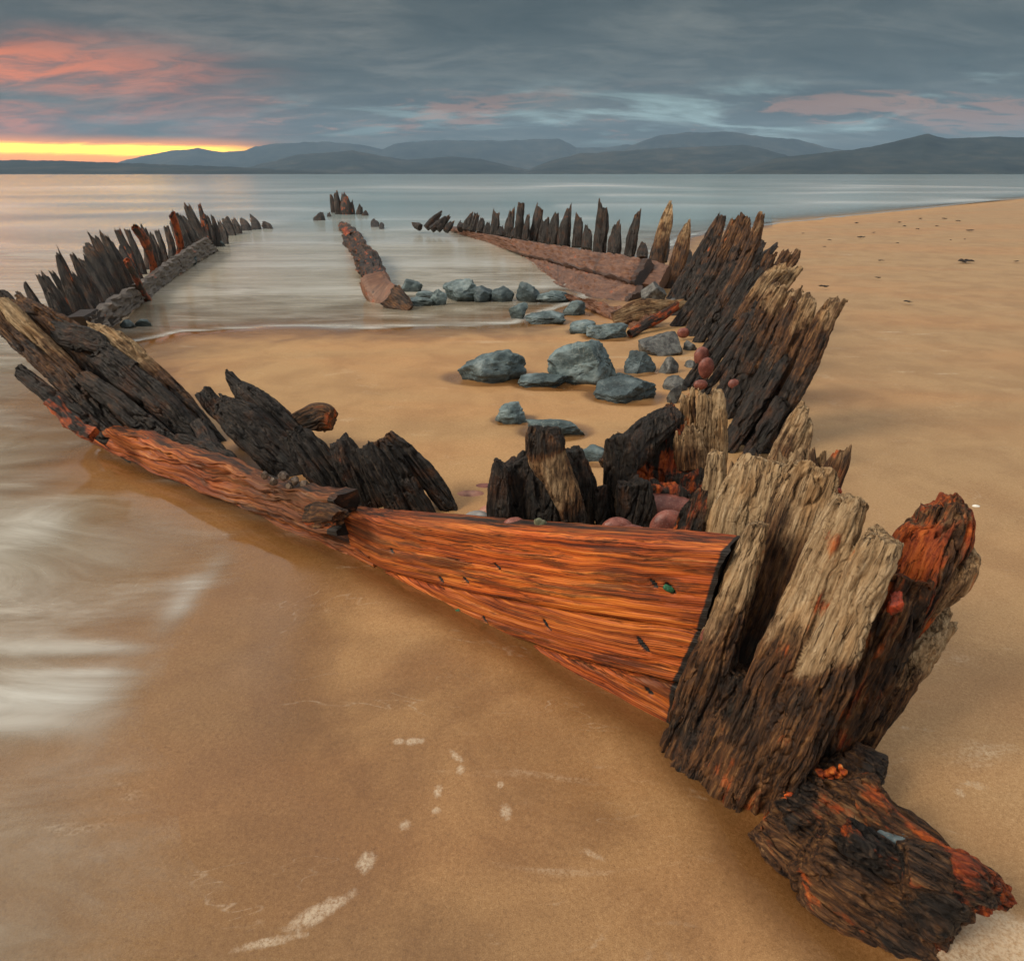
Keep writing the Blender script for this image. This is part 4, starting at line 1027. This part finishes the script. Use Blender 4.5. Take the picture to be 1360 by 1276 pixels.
foot([(1036, 1090, 50), (1070, 1078, 60), (1104, 1056, 56)], 1.2, .03, th=1.0, sq=2.0, bl=.2, rust=.4, lump=.16)
foot([(1250, 1160, 50), (1282, 1170, 62), (1308, 1182, 50)], .975, -.01, th=1.0, sq=2.0, bl=.2, rust=.62, lump=.16)
mass('stem_foot', ST, S, .0034, (1050, 1090, 1.2), (1250, 1215, 1.0), crack=.018, spacing=26, seed=3, label='broken brown foot of the stem with an orange split tip')
rnd = random.Random(3)
V_, F2 = [], []
for i in range(60):
    u = rnd.random()
    q = P(1040 + u * 75 + rnd.uniform(-8, 8), 1072 - u * 46 + rnd.uniform(-14, 14), 1.24 + .05 * u + rnd.uniform(-.01, .01))
    r = rnd.uniform(.006, .016)
    v, f = rock_mesh(r * 1.3, r, r, i, 4, 2, .2)
    b = len(V_); V_ += [p + q for p in v]; F2 += [tuple(x + b for x in t) for t in f]
link_mesh('rust_crust', V_, F2, M['crust'], P(1075, 1050, 1.26), S)
timber('rust_crust', [(1030, 1085, 26), (1060, 1062, 34), (1100, 1040, 36), (1125, 1018, 26)], S, Y=1.25, dy=.08, na=56, ns=50, bleach=(-.1, .1), rust=1.0, lump=.25, bury=False, th=.7)

# --- keelson and stern
timber('keelson', [(525, 404, 36), (505, 388, 36), (496, 370, 34)], S, dy=.06, na=44, ns=30, mat='inner', bury=False, groove=.08, lump=.08, jag=.15, th=.5, sq=3.5)
timber('keelson', [(500, 378, 31), (490, 350, 29), (476, 330, 23), (466, 316, 19)], S, Y=G(500, 380).y, dy=4.0, na=56, ns=70, groove=.25, lump=.22, jag=.2, bleach=(.1, .15), rust=.35, bury=False, th=.6)
timber('keelson', [(486, 352, 9), (478, 336, 9), (468, 320, 8), (458, 305, 6)], S, Y=G(487, 357).y - .25, dy=5.6, na=36, ns=50, groove=.25, lump=.25, jag=.3, bleach=(.1, .1), rust=1., bury=False, th=.8)
timber('keelson', [(478, 326, 16), (466, 314, 19), (458, 304, 12), (454, 298, 7)], S, Y=17.2, dy=6.0, na=36, ns=34, groove=.2, lump=.3, jag=.3, bleach=(.1, .2), rust=.35, bury=False, th=.8)
timber('keelson', [(544, 412, 12), (532, 402, 26), (518, 393, 34)], S, dy=.03, na=40, ns=26, groove=.2, lump=.2, jag=.3, bleach=(.25, .2), bury=False, th=.4)
for bx, by, tx, ty, w, ru in [(444, 291, 440, 260, 6, 0), (451, 292, 446, 257, 9, 0), (461, 292, 459, 262, 15, .4), (468, 292, 466, 270, 8, .1), (476, 292, 479, 274, 8, 0), (483, 293, 486, 283, 9, 0),
                          (424, 297, 425, 286, 14, 0), (438, 294, 437, 284, 6, 0), (498, 300, 498, 294, 10, 0), (507, 301, 507, 297, 6, 0)]:
    timber('stern_timber', [(bx, by, w), ((bx + tx) / 2, (by + ty) / 2, w), (tx, ty, w * .6)], S, Y=31.0 + (by - 292) * -.9, dy=.3, na=24, ns=18, jag=.5, comb=.1, bleach=(-.2, .05), rust=ru, bury=True)

# ------------------------------------------------------------------ boulders and stones
GB = 'grey boulders lying inside the wreck'
for i, (box, lab, cuts, kw) in enumerate([
    ((600, 461, 698, 513), 'lone broad grey boulder on the sand, left of the main heap', 8, dict(rot=.1)),
    ((825, 464, 873, 501), 'flat-topped square boulder behind the right of the tallest boulder', 7, dict()),
    ((729, 449, 829, 519), 'tallest grey boulder with a sloping ridged back in the middle heap', 9, dict(dep=.7, tilt=-.42)),
    ((727, 473, 745, 490), 'small dark knob of rock touching the left flank of the tallest boulder', 8, dict()),
    ((814, 494, 843, 512), 'small pale rock wedged behind the low broad boulder', 8, dict()),
    ((689, 494, 764, 521), 'low grey boulder at the left foot of the tallest boulder', 8, dict()),
    ((792, 500, 881, 540), 'low broad pale boulder in front of the tallest boulder, dark at its right end', 8, dict(dep=.7)),
    ((658, 532, 707, 567), 'small ridged grey rock alone on the sand behind the stump', 7, dict()),
    ((700, 551, 780, 586), 'oval blue-grey boulder just behind the pale stump', 10, dict(rot=-.2)),
    ((766, 591, 830, 622), 'pale worn rock half hidden behind the black burnt frame', 8, dict()),
    ((757, 424, 797, 446), 'small rounded rock left of the wedge-shaped boulder', 8, dict()),
    ((781, 427, 842, 454), 'wedge-shaped dark boulder near the broken inner planks', 8, dict()),
    ((676, 401, 701, 424), 'pointed little rock standing on the sand by the water edge', 7, dict()),
    ((698, 413, 754, 433), 'long flat rock beside the pointed little rock', 8, dict()),
    ((748, 398, 785, 421), 'dark knobbly rock right of the long flat rock', 8, dict()),
    ((684, 373, 718, 402), 'peaked rock at the left end of the far pair by the planks', 7, dict()),
    ((706, 384, 763, 402), 'smooth long rock lying against the lower inner plank', 9, dict()),
    ((587, 368, 644, 401), 'big blocky boulder in the shallow water', 9, dict()),
    ((624, 379, 656, 402), 'slanting rock leaning on the right of the big blocky boulder', 7, dict()),
    ((652, 379, 684, 402), 'squat rock with a pale foot at the water edge', 8, dict()),
    ((570, 383, 593, 406), 'upright rock on the left of the big blocky boulder', 8, dict()),
    ((547, 386, 578, 399), 'flat rock in the shallows between two darker rocks', 8, dict()),
    ((531, 370, 561, 388), 'dome-shaped rock beside the end of the keelson', 8, dict()),
    ((540, 394, 575, 407), 'low wet slab at the foot of the keelson', 8, dict()),
    ((748, 404, 770, 416), 'tiny rock in front of the dark knobbly rock', 8, dict()),
    ((156, 424, 178, 436), 'left of the two small wet rocks in the wash by the left ribs', 8, dict()),
    ((176, 423, 199, 434), 'right of the two small wet rocks in the wash by the left ribs', 8, dict()),
    ((245, 340, 262, 352), 'round wet rock at the foot of the far left ribs', 10, dict()),
    ((286, 318, 298, 328), 'farthest little rock at the foot of the left ribs', 8, dict())]):
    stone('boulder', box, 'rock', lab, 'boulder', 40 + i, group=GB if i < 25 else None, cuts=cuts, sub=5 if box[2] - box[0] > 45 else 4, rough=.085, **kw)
for i, (box, lab, kw) in enumerate([
    ((852, 374, 886, 402), 'dark stacked slab under the sawn plank end', dict(dep=.6)),
    ((852, 438, 914, 477), 'broad cracked dark slab at the foot of the right ribs', dict(dep=.9)),
    ((874, 473, 902, 502), 'upright dark slab below the broad cracked slab', dict()),
    ((882, 498, 920, 525), 'lowest dark slab, behind the pale fluted frame heads', dict()),
    ((884, 510, 906, 542), 'small grey slab tucked behind the pale fluted frame heads', dict())]):
    stone('slab', box, 'slab', lab, 'rock', 90 + i, cuts=7, sub=4, rough=.06, **kw)

for i, (box, lab) in enumerate([((884, 396, 906, 410), 'dark slab fragment between the broken orange planks and the right ribs'), ((893, 404, 918, 420), 'dark stone at the foot of the tallest right ribs'),
                                ((898, 420, 914, 434), 'dark stone just above the broad cracked slab'), ((886, 360, 904, 376), 'dark stone at the end of the upper inner plank'),
                                ((908, 478, 928, 494), 'dark stone touching the right ribs beside the upright slab'), ((905, 452, 926, 470), 'dark stone on the right edge of the broad cracked slab')]):
    stone('stone', box, 'slab', lab, 'rock', 210 + i, cuts=7, sub=3, rough=.08)
PB = 'red sandstone pebbles caught in the wreck'
for i, (box, mat, lab, kw) in enumerate([
    ((798, 686, 842, 722), 'red', 'red oval pebble leftmost behind the orange plank', dict(Y=2.1)),
    ((816, 696, 862, 728), 'red', 'red pebble between the leftmost oval one and the green stone', dict(Y=1.92)),
    ((842, 654, 925, 694), 'red', 'longest red stone, lying on top of the heap', dict(Y=2.42)),
    ((864, 676, 914, 722), 'red', 'large dusky red stone below the longest one', dict(Y=2.14)),
    ((800, 712, 850, 732), 'red', 'red pebble lowest at the plank edge', dict(Y=1.82)),
    ((668, 686, 700, 712), 'red', 'dull red pebble at the foot of the stump', dict(Y=2.15)),
    ((964, 738, 985, 764), 'red', 'red pebble jammed beside the right end of the orange plank', dict(Y=1.62)),
    ((929, 832, 946, 862), 'red', 'small red pebble wedged beside the thin stem slab', dict(Y=1.55)),
    ((928, 474, 948, 498), 'red', 'bright red pebble between the right ribs', dict(Y=5.0)),
    ((922, 460, 942, 482), 'red', 'dull red pebble just above the bright one between the right ribs', dict(Y=5.3)),
    ((968, 502, 988, 516), 'red', 'red pebble lodged in the dark hollow of the near right ribs', dict(Y=4.5)),
    ((900, 435, 916, 447), 'red', 'pink pebble above the broad cracked slab', dict(Y=6.9)),
    ((922, 504, 940, 516), 'red', 'pale red pebble behind the tallest pale frame head', dict(Y=4.9)),
    ((604, 652, 645, 665), 'pink', 'long pink pebble lying on the sand left of the stump', dict()),
    ((626, 643, 662, 654), 'red', 'reddish flat pebble behind the long pink one', dict()),
    ((634, 670, 670, 696), 'pink', 'sandy pink pebble touching the round grey cobble', dict()),
    ]):
    stone('pebble', box, mat, lab, 'pebble', 120 + i, group=PB if mat == 'red' else None, cuts=0, sub=4, rough=.022, round_=0, dep=.55, sink=.25, **kw)
stone('cobble', (614, 678, 652, 708), 'grey', 'smooth round grey cobble behind the orange plank', 'cobble', 150, cuts=0, rough=.02, Y=2.45, dep=.9)
stone('stone', (708, 686, 732, 712), 'green', 'small green-grey stone on the plank edge at the foot of the stump', 'stone', 151, cuts=7, rough=.08, Y=2.05)
stone('stone', (853, 698, 876, 722), 'slate', 'small dark green stone among the red pebbles', 'stone', 152, cuts=7, rough=.08, Y=1.88)
stone('pebble', (621, 662, 635, 669), 'green', 'tiny dark pebble in front of the long pink one', 'pebble', 153, cuts=0)
stone('pebble', (611, 672, 625, 679), 'slate', 'tiny brown pebble left of the round grey cobble', 'pebble', 154, cuts=0)
stone('pebble', (644, 650, 656, 658), 'slate', 'tiny blue-grey pebble beside the stump on the sand', 'pebble', 155, cuts=0)
stone('slate', (1162, 1096, 1226, 1128), 'slate', 'flat blue-grey slate wedged in the broken stem foot', 'stone', 156, Y=1.06, cuts=5, rough=.05, dep=.6)
# wood scrap behind the charred ribs
d = timber('driftwood', [(388, 566, 20), (408, 557, 30), (428, 552, 32), (441, 556, 22)], None, Y=3.9, dy=-.1, na=56, ns=50, jag=.1, groove=.15, bleach=(.2, .3), rust=.35, lump=.12, bury=False, th=.9)
tag(d, 'rounded brown lump of driftwood behind the charred ribs', 'driftwood')
# shingle trapped behind the plank
for k, (x, y, w) in enumerate([(362, 640, 14), (376, 634, 16), (390, 640, 15), (404, 645, 14), (418, 650, 12), (350, 632, 12), (384, 646, 12), (230, 600, 12), (240, 606, 11), (196, 586, 10), (226, 590, 11)]):
    stone('pebble', (x - w * .45, y - w * .55, x + w * .45, y + 4), 'drab', 'small drab pebble trapped behind the broken brown strake', 'pebble', 170 + k, group='shingle trapped behind the broken strake',
          Y=P(x, y, 3).y if False else (2.85 if x > 300 else 3.6), cuts=5, sub=3, rough=.1)

# seaweed scraps and a shell on the open beach
for k, (x, y, w) in enumerate([(1137, 298, 7), (1143, 317, 10), (1160, 311, 6), (1194, 297, 6), (1200, 302, 6), (1218, 306, 6), (1222, 292, 6), (1244, 302, 5), (1253, 292, 7), (1271, 295, 7), (1289, 308, 9),
                               (1262, 321, 4), (1281, 320, 4), (1101, 321, 6), (1094, 330, 5), (1066, 312, 4), (1192, 325, 5), (1169, 349, 7), (1281, 350, 20), (1348, 350, 8), (1165, 372, 8), (1094, 384, 13), (1203, 405, 12)]):
    q = G(x, y, .04); s = depth(q) / F
    rnd = random.Random(k)
    bm = bmesh.new()
    for b in range(7):
        a = rnd.uniform(-.5, .5); L = w * s * rnd.uniform(.4, .7); wd = w * s * rnd.uniform(.05, .12); off = Vector((rnd.uniform(-.3, .3) * w * s, rnd.uniform(-.3, .3) * w * s, 0))
        prev = None
        for j in range(6):
            u = j / 5 - .5
            c = off + Vector((u * L * math.cos(a), u * L * math.sin(a) + .1 * L * math.sin(j * 1.7 + k), .02 + .03 * w * s * math.sin(j * 1.3 + b) + .012 * b * w * s))
            ww = wd * (1.1 - abs(u) * 1.6)
            r = [bm.verts.new(c + Vector((0, ww, 0))), bm.verts.new(c + Vector((0, 0, ww * .6))), bm.verts.new(c + Vector((0, -ww, 0))), bm.verts.new(c + Vector((0, 0, -ww * .6)))]
            if prev:
                for i in range(4): bm.faces.new((prev[i], prev[(i + 1) % 4], r[(i + 1) % 4], r[i]))
            prev = r
    me = bpy.data.meshes.new('seaweed_scrap'); bm.to_mesh(me); bm.free(); me.materials.append(M['weed'])
    o = bpy.data.objects.new('seaweed_scrap', me); COL.objects.link(o); o.location = q + Vector((0, 0, .02))
    tag(o, 'small dark scrap of seaweed lying on the open sand right of the wreck', 'seaweed', 'seaweed scraps on the open beach')
q = G(1296, 673, .03); s = depth(q) / F
v, f = rock_mesh(5.5 * s, 3.2 * s, 3 * s, 4, 0, 3, .12)
o = link_mesh('shell', [p + q for p in v], f, M['shell'], q); tag(o, 'tiny white shell on the bare sand right of the stem', 'shell')

# ------------------------------------------------------------------ sky, sun, air
SUN_EL, SUN_AZ = R(38), R(-112)           # azimuth from +Y towards +X
w = bpy.data.worlds.new('World'); sc.world = w; w.use_nodes = True
t = NT(w.node_tree); t.n.clear()
out = t.new('ShaderNodeOutputWorld'); bg = t.new('ShaderNodeBackground')
d = t.new('ShaderNodeTexCoord').outputs['Generated']
sx = t.new('ShaderNodeSeparateXYZ'); t.link(d, sx.inputs[0]); X, Y, Z = sx.outputs
den = t.m('ADD', t.m('MAXIMUM', Z, 0), .17)
cb = t.new('ShaderNodeCombineXYZ'); t.link(t.m('DIVIDE', X, den), cb.inputs[0]); t.link(t.m('DIVIDE', Y, den), cb.inputs[1])
p = cb.outputs[0]
ps = t.vm('MULTIPLY', p, (.55, 1, 1))
nA = t.noise(ps, 2.0, 7, .60, .9); nB = t.noise(ps, 1.15, 6, .55, .7, off=(5, 2, 0)); nC = t.noise(ps, 2.3, 6, .55, .6, off=(1, 9, 3)); nD = t.noise(ps, 6.0, 6, .62, .9, off=(7, 1, 3))
nAd = t.m('ADD', t.m('MULTIPLY', nA, .68), t.m('MULTIPLY', nD, .32))
base = t.ramp(nAd, [(.34, (.026, .038, .039)), (.48, (.050, .062, .060)), (.58, (.088, .098, .090)), (.72, (.145, .15, .132))])
base = t.mix(t.smooth(X, .1, -.7, 0, .45), base, t.mix(1, base, (1.5, 1.0, .82), 'MULTIPLY'))
# blue-green breaks low on the right
lowm = t.m('MULTIPLY', t.smooth(Z, .03, .05), t.smooth(Z, .12, .075))
brk = t.m('MULTIPLY', t.m('MULTIPLY', t.smooth(nC, .49, .66), lowm), t.smooth(X, -.35, .1, .25, 1))
col = t.mix(brk, base, (.25, .35, .34))
# warm undersides, strongest to the left
lw = t.m('MULTIPLY', t.smooth(Z, .02, .055), t.smooth(Z, .155, .105))
left = t.smooth(X, -.22, -.62, 0, 1)
wm = t.m('MULTIPLY', t.m('MULTIPLY', t.m('MULTIPLY', t.smooth(nB, .34, .55), t.smooth(nD, .34, .62, .3, 1)), lw), left)
col = t.mix(t.m('MULTIPLY', wm, .9), col, (.88, .165, .008))
pk = t.m('MULTIPLY', t.m('MULTIPLY', t.smooth(t.m('ADD', t.m('MULTIPLY', nB, .6), t.m('MULTIPLY', nD, .4)), .525, .60), t.m('MULTIPLY', t.smooth(Z, .035, .05), t.smooth(Z, .11, .075))), .50)
col = t.mix(pk, col, (.42, .165, .08))
# burning strip along the horizon, far left
lf2 = t.smooth(X, -.27, -.40, 0, 1)
z2 = t.m('ADD', Z, t.m('MULTIPLY', t.m('SUBTRACT', nD, .5), .006))
st1 = t.m('MULTIPLY', t.m('MULTIPLY', t.smooth(z2, .004, .019), t.smooth(z2, .044, .024)), lf2)
col = t.mix(t.m('MULTIPLY', st1, .92), col, (2.2, .60, .005))
st2 = t.m('MULTIPLY', t.m('MULTIPLY', t.smooth(z2, .018, .025), t.smooth(z2, .034, .027)), t.smooth(X, -.29, -.42, 0, 1))
col = t.mix(st2, col, (4.2, 2.1, .02))
# unseen overcast high up and behind the viewer, brightened to light the scene
up = t.smooth(Z, .24, .62); back = t.m('MULTIPLY', t.smooth(Y, .15, -.5), t.smooth(Z, -.02, .12))
bm_ = t.m('MAXIMUM', up, t.m('MULTIPLY', back, .75))
bright = t.ramp(nA, [(.3, (.56, .55, .53)), (.7, (.86, .84, .80))])
col = t.mix(bm_, col, bright)
sky = t.new('ShaderNodeTexSky', sky_type='NISHITA'); sky.sun_disc = False
sky.sun_elevation = SUN_EL; sky.sun_rotation = SUN_AZ; sky.dust_density = 3
add = t.mix(1, col, t.mix(1, sky.outputs[0], (.004, .004, .004), 'MULTIPLY'), 'ADD')
t.link(add, bg.inputs[0]); bg.inputs[1].default_value = 1.0
t.link(bg.outputs[0], out.inputs[0])

sd = bpy.data.lights.new('sun', 'SUN'); sd.energy = 2.4; sd.angle = R(20); sd.color = (1, .87, .70)
so = bpy.data.objects.new('sun', sd); COL.objects.link(so)
sdir = Vector((math.sin(SUN_AZ) * math.cos(SUN_EL), math.cos(SUN_AZ) * math.cos(SUN_EL), math.sin(SUN_EL)))
so.rotation_euler = sdir.to_track_quat('Z', 'Y').to_euler()

HAZE = True
if HAZE:
    m = bpy.data.materials.new('sea_haze'); m.use_nodes = True
    n = m.node_tree.nodes; n.clear()
    o_ = n.new('ShaderNodeOutputMaterial'); v_ = n.new('ShaderNodeVolumePrincipled')
    v_.inputs['Color'].default_value = (.46, .70, .96, 1); v_.inputs['Density'].default_value = 5.0e-5
    v_.inputs['Anisotropy'].default_value = 0
    m.node_tree.links.new(v_.outputs[0], o_.inputs['Volume'])
    bm = bmesh.new(); bmesh.ops.create_cube(bm, size=1)
    me = bpy.data.meshes.new('haze'); bm.to_mesh(me); bm.free(); me.materials.append(m)
    h = bpy.data.objects.new('haze', me); COL.objects.link(h)
    zlo, zhi = -12.0, 860.0
    h.scale = (124000, 15600, zhi - zlo); h.location = (0, 6400, (zhi + zlo) / 2)
    tag(h, kind='stuff')

sc.view_settings.view_transform = 'Standard'; sc.view_settings.look = 'None'
sc.view_settings.exposure = .36; sc.view_settings.gamma = 1
